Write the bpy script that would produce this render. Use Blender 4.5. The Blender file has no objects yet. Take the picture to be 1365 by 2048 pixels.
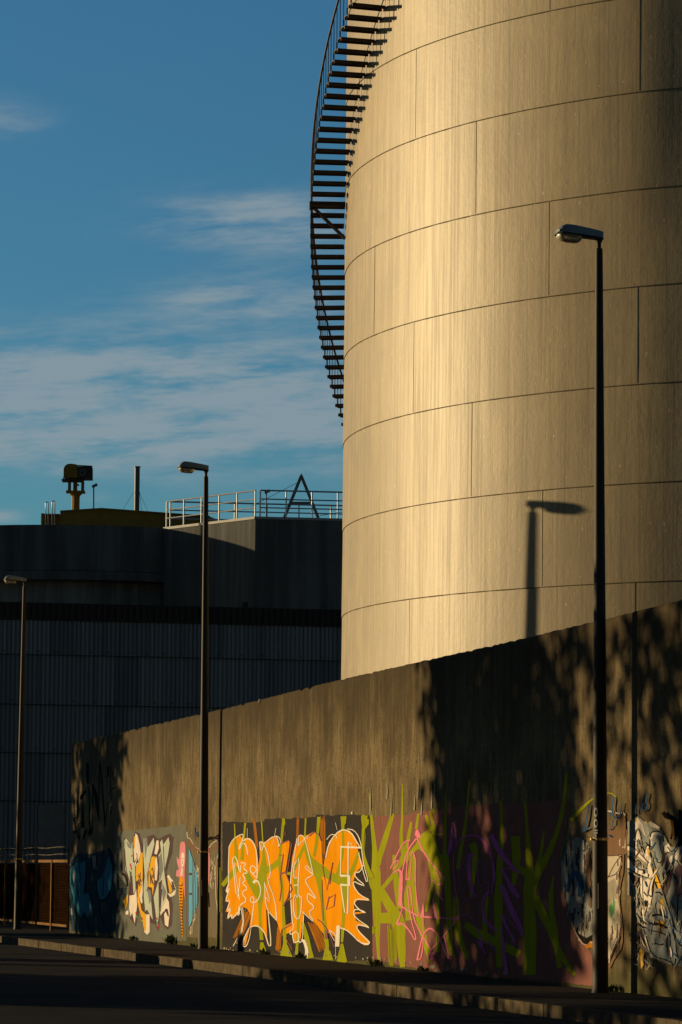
import bpy, bmesh, math, random
from math import sin, cos, tan, radians, pi, hypot, atan2, sqrt, exp
from mathutils import Vector, Matrix, noise
from mathutils.geometry import tessellate_polygon

R = random.Random(7)
sc = bpy.context.scene
COL = sc.collection

# ------------------------------------------------------------------ camera
F, PITCH, ROLL, EYE = 7300.0, math.atan(720/7300), radians(-.5), 1.6
AX = Vector((1, 0, 0)); AU = Vector((0, -sin(PITCH), cos(PITCH))); FW = Vector((0, cos(PITCH), sin(PITCH)))
CR = AX*cos(ROLL)-AU*sin(ROLL); CU = AX*sin(ROLL)+AU*cos(ROLL)
def ray(px, py):
    return FW+CR*((px-682.5)/F)+CU*((1024-py)/F)
def gnd(px, py, h=0.0):
    d = ray(px, py); t = (h-EYE)/d.z
    return Vector((d.x*t, d.y*t, h))
def at(px, py, Y):
    d = ray(px, py); t = Y/d.y
    return Vector((d.x*t, Y, EYE+d.z*t))
cd = bpy.data.cameras.new('camera'); cam = bpy.data.objects.new('camera', cd); COL.objects.link(cam)
cd.sensor_fit = 'HORIZONTAL'; cd.sensor_width = 36; cd.lens = 36*F/1365
cd.clip_end = 6000; cd.clip_start = .5
M = Matrix((CR, CU, -FW)).transposed().to_4x4(); M.translation = (0, 0, EYE); cam.matrix_world = M
sc.camera = cam

# ------------------------------------------------------------------ sun and sky
SAZ, SEL = radians(24.5), radians(7.72)
TOSUN = Vector((-cos(SAZ)*cos(SEL), sin(SAZ)*cos(SEL), sin(SEL)))
ld = bpy.data.lights.new('sun', 'SUN'); ld.energy = 4.9; ld.angle = radians(.5); ld.color = (1, .73, .375)
sun = bpy.data.objects.new('sun', ld); COL.objects.link(sun)
sun.rotation_euler = TOSUN.to_track_quat('Z', 'Y').to_euler(); sun.location = (-60, 60, 60)

W = bpy.data.worlds.new('World'); sc.world = W; W.use_nodes = True
def build_world():
    nt = W.node_tree; N = nt.nodes; L = nt.links; N.clear()
    def n(t, **k):
        x = N.new(t)
        for a, b in k.items(): setattr(x, a, b)
        return x
    def m(op, a, b=None, c=None):
        x = n('ShaderNodeMath', operation=op)
        for i, v in enumerate((a, b, c)):
            if v is None: continue
            if isinstance(v, (int, float)): x.inputs[i].default_value = v
            else: L.new(v, x.inputs[i])
        return x.outputs[0]
    sky = n('ShaderNodeTexSky', sky_type='NISHITA'); sky.sun_disc = False
    sky.sun_elevation = SEL
    sky.sun_rotation = atan2(TOSUN.x, TOSUN.y)
    sky.air_density = 1.0; sky.dust_density = .3; sky.ozone_density = 3.0
    tc = n('ShaderNodeTexCoord'); sep = n('ShaderNodeSeparateXYZ'); L.new(tc.outputs['Generated'], sep.inputs[0])
    az = m('ARCTAN2', sep.outputs[0], sep.outputs[1]); el = m('ARCSINE', sep.outputs[2])
    # cloud veil: streaky noise in azimuth / elevation
    cmb = n('ShaderNodeCombineXYZ'); L.new(m('MULTIPLY', az, 30.0), cmb.inputs[0])
    L.new(m('ADD', m('MULTIPLY', el, 170.0), m('MULTIPLY', az, -15.0)), cmb.inputs[1])
    n1 = n('ShaderNodeTexNoise'); n1.inputs['Scale'].default_value = 1.0; n1.inputs['Detail'].default_value = 6; n1.inputs['Roughness'].default_value = .55
    L.new(cmb.outputs[0], n1.inputs['Vector'])
    cmb2 = n('ShaderNodeCombineXYZ'); L.new(m('MULTIPLY', az, 190.0), cmb2.inputs[0])
    L.new(m('ADD', m('MULTIPLY', el, 950.0), m('MULTIPLY', az, -40.0)), cmb2.inputs[1]); cmb2.inputs[2].default_value = 3.3
    n2 = n('ShaderNodeTexNoise'); n2.inputs['Scale'].default_value = 1.0; n2.inputs['Detail'].default_value = 4
    L.new(cmb2.outputs[0], n2.inputs['Vector'])
    def blob(px, py, sx, sy, amp):
        d = ray(px, py).normalized(); a0 = atan2(d.x, d.y); e0 = math.asin(d.z)
        qa = m('DIVIDE', m('SUBTRACT', az, a0), sx/F); qe = m('DIVIDE', m('SUBTRACT', el, e0), sy/F)
        r2 = m('ADD', m('MULTIPLY', qa, qa), m('MULTIPLY', qe, qe))
        return m('MULTIPLY', m('EXPONENT', m('MULTIPLY', r2, -1.0)), amp)
    bl = [blob(330, 805, 950, 135, 1.5), blob(540, 445, 270, 66, 1.0), blob(-30, 235, 150, 50, .6), blob(80, 900, 420, 40, .25), blob(500, 595, 230, 50, .75), blob(-10, 1035, 60, 16, .8), blob(200, 995, 60, 10, .35)]
    mask = bl[0]
    for b in bl[1:]: mask = m('ADD', mask, b)
    mask = m('MINIMUM', mask, 1.1)
    dens = m('ADD', m('MULTIPLY', n1.outputs[0], 1.75), m('MULTIPLY', n2.outputs[0], .5))
    dens = m('SUBTRACT', dens, .62)
    dens = m('MULTIPLY', mask, dens)
    mr = n('ShaderNodeMapRange'); mr.interpolation_type = 'SMOOTHSTEP'; L.new(dens, mr.inputs[0])
    mr.inputs[1].default_value = .04; mr.inputs[2].default_value = .74; mr.inputs[3].default_value = 0; mr.inputs[4].default_value = .86
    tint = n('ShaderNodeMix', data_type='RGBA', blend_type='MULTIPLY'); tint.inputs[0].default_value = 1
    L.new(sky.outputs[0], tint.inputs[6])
    # blue tint towards the view; rest of dome tinted darker grey to cut ambient
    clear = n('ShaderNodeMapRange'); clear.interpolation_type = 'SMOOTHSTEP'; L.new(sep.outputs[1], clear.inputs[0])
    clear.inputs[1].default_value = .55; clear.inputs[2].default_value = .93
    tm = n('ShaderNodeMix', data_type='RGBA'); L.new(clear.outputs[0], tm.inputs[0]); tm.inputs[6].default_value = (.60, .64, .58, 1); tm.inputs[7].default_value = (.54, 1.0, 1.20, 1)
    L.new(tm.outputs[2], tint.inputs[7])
    mix = n('ShaderNodeMix', data_type='RGBA'); L.new(mr.outputs[0], mix.inputs[0])
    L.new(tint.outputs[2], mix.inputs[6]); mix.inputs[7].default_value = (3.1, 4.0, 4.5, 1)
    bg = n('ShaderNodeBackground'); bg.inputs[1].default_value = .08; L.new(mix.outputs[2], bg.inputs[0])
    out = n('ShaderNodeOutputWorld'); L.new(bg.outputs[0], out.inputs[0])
build_world()
sc.view_settings.view_transform = 'Standard'; sc.view_settings.look = 'None'; sc.view_settings.gamma = 1
sc.view_settings.exposure = 0.0
sc.cycles.max_bounces = 5

# ------------------------------------------------------------------ materials
class NT:
    def __init__(s, name):
        s.m = bpy.data.materials.new(name); s.m.use_nodes = True; s.t = s.m.node_tree
        s.b = s.t.nodes['Principled BSDF']
    def n(s, t, **k):
        x = s.t.nodes.new(t)
        for a, b in k.items(): setattr(x, a, b)
        return x
    def l(s, a, b): s.t.links.new(a, b)
    def put(s, sock, v):
        if isinstance(v, (int, float)): sock.default_value = v
        elif isinstance(v, tuple): sock.default_value = v if len(v) == 4 else (*v, 1)
        else: s.l(v, sock)
    def math(s, op, a, b=None, clamp=False):
        x = s.n('ShaderNodeMath', operation=op, use_clamp=clamp); s.put(x.inputs[0], a)
        if b is not None: s.put(x.inputs[1], b)
        return x.outputs[0]
    def coord(s, kind='Object', scale=(1, 1, 1), loc=(0, 0, 0)):
        tc = s.n('ShaderNodeTexCoord'); mp = s.n('ShaderNodeMapping'); s.l(tc.outputs[kind], mp.inputs[0])
        mp.inputs['Scale'].default_value = scale; mp.inputs['Location'].default_value = loc
        return mp.outputs[0]
    def noise(s, vec, scale=1, detail=3, rough=.5):
        x = s.n('ShaderNodeTexNoise'); s.l(vec, x.inputs['Vector']); x.inputs['Scale'].default_value = scale
        x.inputs['Detail'].default_value = detail; x.inputs['Roughness'].default_value = rough
        return x.outputs[0]
    def ramp(s, v, lo, hi, a=0.0, b=1.0):
        x = s.n('ShaderNodeMapRange'); s.put(x.inputs[0], v); x.interpolation_type = 'SMOOTHSTEP'
        for i, q in enumerate((lo, hi, a, b)): x.inputs[1+i].default_value = q
        return x.outputs[0]
    def mix(s, f, a, b, bt='MIX'):
        x = s.n('ShaderNodeMix', data_type='RGBA', blend_type=bt); s.put(x.inputs[0], f); s.put(x.inputs[6], a); s.put(x.inputs[7], b)
        return x.outputs[2]
    def bump(s, h, strength=.3, dist=.01):
        x = s.n('ShaderNodeBump'); x.inputs['Strength'].default_value = strength; x.inputs['Distance'].default_value = dist
        s.l(h, x.inputs['Height']); s.l(x.outputs[0], s.b.inputs['Normal'])
    def fin(s, col=None, rough=.8, metal=0, spec=.3):
        if col is not None: s.put(s.b.inputs['Base Color'], col)
        s.put(s.b.inputs['Roughness'], rough); s.b.inputs['Metallic'].default_value = metal
        s.b.inputs['Specular IOR Level'].default_value = spec
        return s.m

def simple(name, c, rough=.7, metal=0, spec=.3, var=.15, sc_=(3, 3, 3)):
    k = NT(name); v = k.noise(k.coord('Object', sc_), 1, 4, .6)
    return k.fin(k.mix(k.ramp(v, .3, .7), tuple(x*(1-var) for x in c), tuple(min(1, x*(1+var)) for x in c)), rough, metal, spec)

def wall_material():
    k = NT('board_marked_concrete')
    st = k.noise(k.coord('Object', (5.5, 5.5, .9)), 1, 6, .8)          # fine vertical boards
    st2 = k.noise(k.coord('Object', (7.5, 7.5, 2.8), (3, 1, 7)), 1, 5, .85)
    gr = k.noise(k.coord('Object', (9, 9, 24), (3, 1, 7)), 1, 3, .8)
    blot = k.noise(k.coord('Object', (.55, .55, .6), (3, 0, 5)), 1, 5, .6)
    patch = k.noise(k.coord('Object', (1.3, 1.3, 1.0), (9, 0, 2)), 1, 2, .5)
    c = k.mix(k.ramp(blot, .36, .62), (.125, .094, .051), (.225, .174, .096))
    c = k.mix(k.ramp(patch, .52, .56, 0, .5), c, (.235, .182, .102))
    c = k.mix(k.ramp(st, .42, .60, .0, .55), c, (.065, .05, .03))
    c = k.mix(k.ramp(gr, .46, .66, 0, .4), c, (.05, .038, .022))
    c = k.mix(k.ramp(st2, .50, .62, 0, .5), c, (.05, .04, .024))
    # dark run-off stains hanging from the coping, damp green foot
    sep = k.n('ShaderNodeSeparateXYZ'); k.l(k.coord('Object'), sep.inputs[0])
    drip = k.noise(k.coord('Object', (2.2, 2.2, .12), (5, 0, 0)), 1, 5, .65)
    lvl = k.math('ADD', sep.outputs[2], k.math('MULTIPLY', drip, -3.2))
    c = k.mix(k.ramp(lvl, 1.5, 3.6, 0, .8), c, (.042, .032, .019))
    sp = k.noise(k.coord('Object', (13, 13, 8)), 1, 2, .5); c = k.mix(k.ramp(sp, .68, .74, 0, .8), c, (.025, .02, .013))
    foot = k.math('ADD', sep.outputs[2], k.math('MULTIPLY', k.noise(k.coord('Object', (2.5, 2.5, 2)), 1, 4, .6), -.9))
    c = k.mix(k.ramp(foot, -.35, .1, .75, 0), c, (.06, .062, .025))
    k.bump(k.math('ADD', k.math('MULTIPLY', st, .6), k.math('MULTIPLY', k.noise(k.coord('Object', (40, 40, 40)), 1, 2), .4)), .5, .02)
    return k.fin(c, .9, 0, .04)

def paint(name, c, spec=.2, wear=.22):
    k = NT('paint_'+name)
    a = k.noise(k.coord('Object', (20, 20, .9)), 1, 4, .6); b = k.noise(k.coord('Object', (1.2, 1.2, 1.5)), 1, 4, .6)
    w = k.ramp(k.math('ADD', k.math('MULTIPLY', a, .6), k.math('MULTIPLY', b, .5)), .42, .74)
    col = k.mix(w, c, tuple(x*(1-wear) for x in c))
    col = k.mix(k.ramp(k.noise(k.coord('Object', (14, 14, 5)), 1, 5, .7), .66, .74, 0, .35), col, (.08, .07, .055))
    wr = k.noise(k.coord('Object', (7, 7, 2.2), (2, 0, 4)), 1, 6, .75); col = k.mix(k.ramp(wr, .56, .74, 0, .34), col, (.15, .118, .07))
    return k.fin(col, .9, 0, .015)

def tank_material():
    k = NT('weathered_tank_coating')
    uv = lambda s, l=(0, 0, 0): k.coord('UV', s, l)
    a = k.noise(uv((3.2, .05, 1)), 1, 6, .7); b = k.noise(uv((9, .16, 1), (4, 0, 0)), 1, 5, .75); f = k.noise(uv((16, 1.3, 1)), 1, 4, .8)
    big = k.noise(uv((.22, .16, 1), (8, 3, 0)), 1, 3, .5)
    c = k.mix(k.ramp(big, .3, .7), (.325, .258, .146), (.41, .33, .192))
    c = k.mix(k.ramp(a, .43, .62, 0, .36), c, (.20, .155, .10))
    c = k.mix(k.ramp(b, .50, .64, 0, .48), c, (.13, .10, .065))
    c = k.mix(k.ramp(f, .47, .66, 0, .45), c, (.17, .135, .09))
    mot = k.noise(uv((1.1, .7, 1), (1, 5, 0)), 1, 5, .7); c = k.mix(k.ramp(mot, .42, .66, 0, .42), c, (.22, .175, .11))
    sp = k.noise(uv((10, 6, 1), (2, 2, 0)), 1, 2, .5)
    c = k.mix(k.ramp(sp, .70, .75, 0, .6), c, (.62, .54, .40))
    sp2 = k.noise(uv((9, 10, 1), (7, 1, 0)), 1, 2, .5)
    c = k.mix(k.ramp(sp2, .75, .79, 0, .7), c, (.10, .075, .05))
    grain = k.noise(uv((9, 6, 1)), 1, 4, .65)
    k.bump(k.math('ADD', k.math('MULTIPLY', b, .3), k.math('MULTIPLY', grain, .5)), .5, .014)
    k.b.inputs['Coat Weight'].default_value = 0
    return k.fin(c, k.ramp(b, .4, .6, .47, .52), 0, .31)

def corrugated_material():
    k = NT('corrugated_fibre_cement')
    v = k.n('ShaderNodeTexWhiteNoise', noise_dimensions='2D')
    fl = k.n('ShaderNodeVectorMath', operation='FLOOR'); k.l(k.coord('UV', (1.05, .532, 1)), fl.inputs[0]); k.l(fl.outputs[0], v.inputs[0])
    c = k.mix(v.outputs[0], (.14, .165, .185), (.225, .258, .282))
    d = k.noise(k.coord('UV', (7, .25, 1)), 1, 4, .6)
    c = k.mix(k.ramp(d, .42, .72, 0, .5), c, (.045, .055, .062))
    sx = k.n('ShaderNodeSeparateXYZ'); k.l(k.coord('Object'), sx.inputs[0])   # rib shading put into the colour: troughs darkened
    tr = k.math('SINE', k.math('ADD', k.math('MULTIPLY', sx.outputs[0], 2*pi/.167), -pi/2)); c = k.mix(k.ramp(tr, -.2, 1, 0, .55), c, (.05, .06, .068))
    return k.fin(c, .85, 0, .1)

def dark_concrete(name, c0, c1):
    k = NT(name)
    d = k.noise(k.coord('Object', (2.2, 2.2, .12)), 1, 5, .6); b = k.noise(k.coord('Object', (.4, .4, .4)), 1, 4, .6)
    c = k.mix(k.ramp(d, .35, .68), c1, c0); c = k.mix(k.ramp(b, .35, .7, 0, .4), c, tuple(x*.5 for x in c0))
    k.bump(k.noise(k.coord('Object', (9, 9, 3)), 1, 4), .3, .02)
    return k.fin(c, .9, 0, .15)

def asphalt():
    k = NT('worn_asphalt')
    a = k.noise(k.coord('Object', (90, 90, 90)), 1, 3, .7); b = k.noise(k.coord('Object', (.5, .5, .5)), 1, 4, .6)
    c = k.mix(k.ramp(b, .3, .7), (.026, .025, .024), (.042, .039, .036)); c = k.mix(k.ramp(a, .5, .75, 0, .6), c, (.07, .066, .06))
    cr = k.noise(k.coord('Object', (1.4, .15, 1)), 1, 5, .7); c = k.mix(k.ramp(cr, .58, .66, 0, .5), c, (.03, .03, .03))
    k.bump(a, .5, .01)
    return k.fin(c, .95, 0, .02)

MT = {}
MT['wall'] = wall_material(); MT['tank'] = tank_material(); MT['corr'] = corrugated_material()
MT['seamv'] = simple('plate_butt_seam', (.24, .19, .115), .8)
MT['mark'] = simple('worn_road_paint', (.16, .155, .145), .9, 0, .05, .3, (9, 9, 9))
MT['seam'] = simple('stained_lap_joint', (.14, .108, .066), .9)
MT['joint'] = simple('dark_sealed_joint', (.035, .028, .022), .9)
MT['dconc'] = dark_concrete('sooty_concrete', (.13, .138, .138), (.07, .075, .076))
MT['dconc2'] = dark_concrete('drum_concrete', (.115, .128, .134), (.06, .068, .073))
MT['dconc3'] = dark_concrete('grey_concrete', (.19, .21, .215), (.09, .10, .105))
MT['gutter'] = simple('black_louvre_metal', (.012, .013, .015), .6)
MT['asph'] = asphalt(); MT['pave'] = simple('pavement_asphalt', (.036, .032, .028), .95, 0, .02, .3, (6, 6, 6))
MT['kerb'] = simple('kerb_concrete', (.092, .075, .051), .95, 0, .02, .3, (5, 5, 5))
MT['pole'] = simple('dark_lamp_paint', (.034, .028, .021), .6, 0, .2, .25, (9, 9, .8))
MT['head'] = simple('grey_lamp_housing', (.16, .19, .21), .45, 0, .4, .12, (6, 6, 6))
MT['stair'] = simple('brown_painted_steel', (.040, .030, .024), .6, 0, .35, .4, (4, 4, 4))
MT['galv'] = simple('galvanised_steel', (.42, .44, .46), .38, .85, .5, .1)
MT['coping'] = simple('grey_metal_coping', (.26, .28, .29), .6, 0, .3, .1)
MT['gsteel'] = simple('grey_painted_steel', (.10, .115, .125), .5, 0, .4, .15)
MT['pipe'] = simple('blue_grey_pipe', (.055, .07, .082), .5, 0, .4, .15)
MT['yellow'] = simple('yellow_cladding', (.20, .125, .012), .6, 0, .3, .12)
MT['ydark'] = simple('dark_machine_metal', (.03, .028, .02), .5, 0, .3, .2)
MT['fslat'] = simple('brown_fence_slats', (.014, .007, .0035), .95, 0, .0, .3, (2, 2, 8))
MT['fframe'] = simple('ochre_fence_frame', (.19, .10, .032), .8, 0, .05, .2)
MT['wire'] = simple('galvanised_wire', (.13, .105, .06), .7, .2)
MT['bandm'] = simple('brass_band', (.55, .40, .16), .4, .6)
MT['leaf'] = simple('tree_leaves', (.055, .075, .02), .7, 0, .2, .4, (2, 2, 2))
MT['bark'] = simple('tree_bark', (.07, .055, .04), .95, 0, .1, .3, (8, 8, 1))
MT['weed'] = simple('weed_leaves', (.07, .095, .022), .7, 0, .2, .35, (9, 9, 9))
MT['white'] = simple('white_marking', (.75, .73, .68), .7)
MT['ground'] = simple('yard_ground', (.07, .062, .052), .95, 0, .1, .3, (.3, .3, .3))
MT['red'] = simple('brick_dark', (.13, .09, .07), .9)
kg = NT('lamp_bowl_glass'); kg.b.inputs['Transmission Weight'].default_value = .55
MT['glass'] = kg.fin((.62, .55, .36), .28, 0, .5)
PC = dict(black=(.042, .038, .038), orange=(.83, .315, .003), lime=(.31, .335, .012), white=(.80, .75, .66), purple=(.30, .105, .13), rust=(.46, .17, .015),
          pinkbg=(.24, .108, .092), pink=(.78, .235, .31), violet=(.50, .13, .42), grey=(.155, .16, .135), mint=(.50, .56, .47), cream=(.78, .70, .62), ochre=(.76, .42, .03),
          mauve=(.10, .065, .075), slate=(.21, .235, .245), redd=(.5, .05, .07), green=(.12, .33, .12), hair=(.72, .27, .33), tanb=(.17, .145, .10), light=(.52, .46, .36),
          blue=(.13, .40, .62), ink=(.012, .011, .012), teal=(.035, .20, .30), deep=(.02, .05, .075), bluetag=(.035, .10, .22), bgrey=(.27, .28, .26), brown=(.20, .12, .07), tblack=(.006, .006, .006), chipped=(.33, .31, .24))
for a, c in PC.items(): MT['p_'+a] = paint(a, c)

# ------------------------------------------------------------------ mesh helpers
class MB:
    def __init__(s): s.v = []; s.f = []; s.mi = []; s.uv = []; s.hasuv = False
    def add(s, vs, fs, mi=0, uvs=None):
        o = len(s.v); s.v += [tuple(v) for v in vs]
        for f in fs: s.f.append(tuple(i+o for i in f)); s.mi.append(mi)
        s.uv += (uvs if uvs else [(0, 0)]*len(vs)); s.hasuv |= bool(uvs)
    def box(s, c, d, mi=0, rot=None):
        x, y, z = d[0]/2, d[1]/2, d[2]/2; c = Vector(c)
        vs = [Vector((a*x, b*y, e*z)) for a in (-1, 1) for b in (-1, 1) for e in (-1, 1)]
        if rot is not None: vs = [rot @ v for v in vs]
        s.add([c+v for v in vs], [(0, 1, 3, 2), (4, 6, 7, 5), (0, 4, 5, 1), (2, 3, 7, 6), (0, 2, 6, 4), (1, 5, 7, 3)], mi)
    def tube(s, pts, r, n=8, mi=0, cap=True, r2=None):
        pts = [Vector(p) for p in pts]; m = len(pts); rings = []
        ref = None
        for i, p in enumerate(pts):
            t = (pts[min(i+1, m-1)]-pts[max(i-1, 0)]).normalized()
            if ref is None:
                ref = Vector((0, 0, 1)) if abs(t.z) < .9 else Vector((1, 0, 0))
            a = t.cross(ref).normalized(); b = t.cross(a).normalized(); ref = -(a.cross(t)) if False else ref
            rr = r if r2 is None else r+(r2-r)*i/(m-1)
            if isinstance(r, list): rr = r[i]
            rings.append([p+a*(rr*cos(2*pi*k/n))+b*(rr*sin(2*pi*k/n)) for k in range(n)])
        vs = [v for g in rings for v in g]; fs = []
        for i in range(m-1):
            for k in range(n): fs.append((i*n+k, i*n+(k+1) % n, (i+1)*n+(k+1) % n, (i+1)*n+k))
        if cap: fs.append(tuple(range(n-1, -1, -1))); fs.append(tuple((m-1)*n+k for k in range(n)))
        s.add(vs, fs, mi)
    def lathe(s, c, prof, n=24, mi=0):
        c = Vector(c); vs = []; fs = []
        for (r, z) in prof:
            for k in range(n): vs.append(c+Vector((r*cos(2*pi*k/n), r*sin(2*pi*k/n), z)))
        for i in range(len(prof)-1):
            for k in range(n): fs.append((i*n+k, i*n+(k+1) % n, (i+1)*n+(k+1) % n, (i+1)*n+k))
        fs.append(tuple(range(n-1, -1, -1))); fs.append(tuple((len(prof)-1)*n+k for k in range(n)))
        s.add(vs, fs, mi)
    def prism(s, poly, vec, mi=0):
        poly = [Vector(p) for p in poly]; n = len(poly); vec = Vector(vec)
        s.add(poly+[p+vec for p in poly], [tuple(range(n)), tuple(range(2*n-1, n-1, -1))]+[(i, i+n, (i+1) % n+n, (i+1) % n) for i in range(n)], mi)
    def build(s, name, mats, parent=None, smooth=False, origin=None):
        me = bpy.data.meshes.new(name); o = Vector(origin) if origin is not None else Vector((0, 0, 0))
        me.from_pydata([tuple(Vector(v)-o) for v in s.v], [], s.f)
        for m_ in (mats if isinstance(mats, (list, tuple)) else [mats]): me.materials.append(m_)
        me.polygons.foreach_set('material_index', s.mi)
        if s.hasuv:
            ul = me.uv_layers.new(name='UVMap')
            for lp in me.loops: ul.data[lp.index].uv = s.uv[lp.vertex_index]
        if smooth: me.polygons.foreach_set('use_smooth', [True]*len(s.f))
        me.update()
        bm = bmesh.new(); bm.from_mesh(me)
        if not s.hasuv: bmesh.ops.recalc_face_normals(bm, faces=bm.faces)
        bm.to_mesh(me); bm.free()
        ob = bpy.data.objects.new(name, me); COL.objects.link(ob); ob.location = o
        if parent is not None: ob.parent = parent
        return ob
def thing(name, label, cat, loc=(0, 0, 0), group=None, rz=0):
    o = bpy.data.objects.new(name, None); COL.objects.link(o); o.location = loc; o.rotation_euler = (0, 0, rz)
    return tag(o, label, cat, group)
def tag(o, label, cat, group=None):
    o['label'] = label; o['category'] = cat
    if group: o['group'] = group
    return o
def struct(o): o['kind'] = 'structure'; return o
def part(mb, name, mat, parent, smooth=False):
    """mesh given in world space, parented to a thing whose rotation may be non-zero"""
    Mi = (Matrix.Translation(parent.location) @ parent.rotation_euler.to_matrix().to_4x4()).inverted()
    mb.v = [tuple(Mi @ Vector(v)) for v in mb.v]
    return mb.build(name, mat, parent, smooth)
def lpart(mb, name, mat, parent, smooth=False): return mb.build(name, mat, parent, smooth)
def flatsmooth(ob, ang=40):
    me = ob.data; bm = bmesh.new(); bm.from_mesh(me)
    for f in bm.faces: f.smooth = True
    for e in bm.edges:
        if len(e.link_faces) == 2 and e.calc_face_angle(0) > radians(ang): e.smooth = False
    bm.to_mesh(me); bm.free(); return ob

# ------------------------------------------------------------------ the graffiti wall's frame
P0 = gnd(680, 1928.5); WD = Vector((-.2423, .9702, 0)).normalized(); WN = Vector((-WD.y, WD.x, 0))  # WN points to the street (-x)
WN = Vector((-.9702, -.2423, 0)).normalized()
P0 = P0-WN*.345
def onwall(px, py, off=0.0):
    d = ray(px, py); q = P0+WN*off-Vector((0, 0, EYE)); t = (q.x*WN.x+q.y*WN.y)/(d.x*WN.x+d.y*WN.y)
    return d*t+Vector((0, 0, EYE))
def wu(p): return (Vector(p)-P0).dot(WD)
def wpt(u, off, z): return P0+WD*u+WN*off+Vector((0, 0, z))
U_END = wu(onwall(141, 1700)); U_NEAR = -42.0
tops = sorted((wu(onwall(x, y)), onwall(x, y).z) for x, y in [(141, 1487), (445, 1418), (683, 1358), (1000, 1287), (1200, 1240), (1365, 1198)])
def wtop(u):
    if u <= tops[0][0]: return tops[0][1]
    for (a, b), (c, d) in zip(tops, tops[1:]):
        if u <= c: return b+(d-b)*(u-a)/(c-a)
    return tops[-1][1]

# ------------------------------------------------------------------ ground, road, pavement, kerb
def sheet(name, pts, z, mat):
    mb = MB(); mb.add([(p[0], p[1], z) for p in pts], [tuple(range(len(pts)))]); return struct(mb.build(name, mat))
KO = 2.52     # kerb distance from the wall
def kp(u, off): p = wpt(u, off, 0); return (p.x, p.y)
sheet('ground', [(-900, -300), (900, -300), (900, 1500), (-900, 1500)], -.30, MT['ground'])
sheet('road', [kp(-90, KO-.05), kp(260, KO-.05), kp(260, KO+9.2), kp(-90, KO+9.2)], -.15, MT['asph'])
mbp = MB(); vs = []
q = [kp(-90, -.35), kp(U_END, -.35), kp(U_END, -3), kp(260, -3), kp(260, KO-.13), kp(-90, KO-.13)]
mbp.prism([(x, y, -.28) for x, y in q], (0, 0, .28)); struct(mbp.build('pavement', MT['pave']))
mbp = MB(); q = [kp(-90, KO+9.2), kp(260, KO+9.2), kp(260, KO+12), kp(-90, KO+12)]
mbp.prism([(x, y, -.28) for x, y in q], (0, 0, .26)); struct(mbp.build('pavement', MT['pave']))
mbk = MB(); u = -60.0
rotw = Matrix((WD, WN, Vector((0, 0, 1)))).transposed()
while u < 110:
    ln = 1.0; dz = R.uniform(-.006, .006); do = R.uniform(-.006, .006)
    mbk.box(wpt(u+ln/2, KO-.065+do, -.085+dz), (ln-.014, .13, .19), 0, rotw); u += ln
struct(mbk.build('kerb', MT['kerb']))

mk = MB(); A, B = gnd(328, 1964, -.145), gnd(452, 1970, -.145); d = (B-A).normalized(); nn = Vector((-d.y, d.x, 0))*.05
pts = [A.lerp(B, i/14) for i in range(15)]
for i in range(14):
    w0, w1 = R.uniform(.4, 1), R.uniform(.4, 1); mk.add([pts[i]-nn*w0, pts[i+1]-nn*w1, pts[i+1]+nn*w1, pts[i]+nn*w0], [(0, 1, 2, 3)])
struct(mk.build('road_marking', MT['mark']))
# ------------------------------------------------------------------ graffiti wall
wall = thing('concrete_wall', 'long brown concrete wall covered in graffiti along the pavement, in front of the big tank', 'wall', P0, rz=atan2(WD.y, WD.x))
rz = wall.rotation_euler.to_matrix()
WLn = rz.inverted() @ WN           # street side in local coords
SGN = 1 if WLn.y > 0 else -1
def L3(u, off, z): return Vector((u, SGN*off, z))
JT = [U_NEAR, -30.0, wu(onwall(985, 1700)), wu(onwall(519, 1700)), wu(onwall(205, 1700)), U_END]
for a, b in zip(JT, JT[1:]):
    mb = MB(); n = max(8, int((b-a)*6)); g = .007
    us = [a+g+(b-a-2*g)*i/n for i in range(n+1)]
    fr, bk = [], []
    jag = []
    for i, u in enumerate(us):
        h = wtop(u); dj = (R.uniform(-.010, .004) if R.random() > .06 else -R.uniform(.02, .05)) if 0 < i < n else 0
        fr.append((u, h-.03+dj))
    for i in range(n):
        (u0, h0), (u1, h1) = fr[i], fr[i+1]
        A = [L3(u0, 0, -.2), L3(u1, 0, -.2), L3(u1, 0, h1), L3(u0, 0, h0)]
        T = [L3(u0, -.02, h0+.03), L3(u1, -.02, h1+.03), L3(u1, -.30, h1+.03), L3(u0, -.30, h0+.03)]
        B = [L3(u0, -.30, -.2), L3(u1, -.30, -.2)]
        mb.add(A+T+B, [(0, 1, 2, 3), (3, 2, 5, 4), (4, 5, 6, 7), (7, 6, 9, 8)])
    for (u, h), sgn in ((fr[0], -1), (fr[-1], 1)):
        mb.add([L3(u, 0, -.2), L3(u, 0, h), L3(u, -.02, h+.03), L3(u, -.30, h+.03), L3(u, -.30, -.2)], [(0, 1, 2, 3, 4)])
    lpart(mb, 'wall_panel', MT['wall'], wall)
for a in JT[1:-1]:
    mb = MB(); h = wtop(a); A = L3(a, -.02, h/2-.1); mb.box(A, (.05, .02, h+.1)); lpart(mb, 'joint_seal', MT['joint'], wall)

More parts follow.
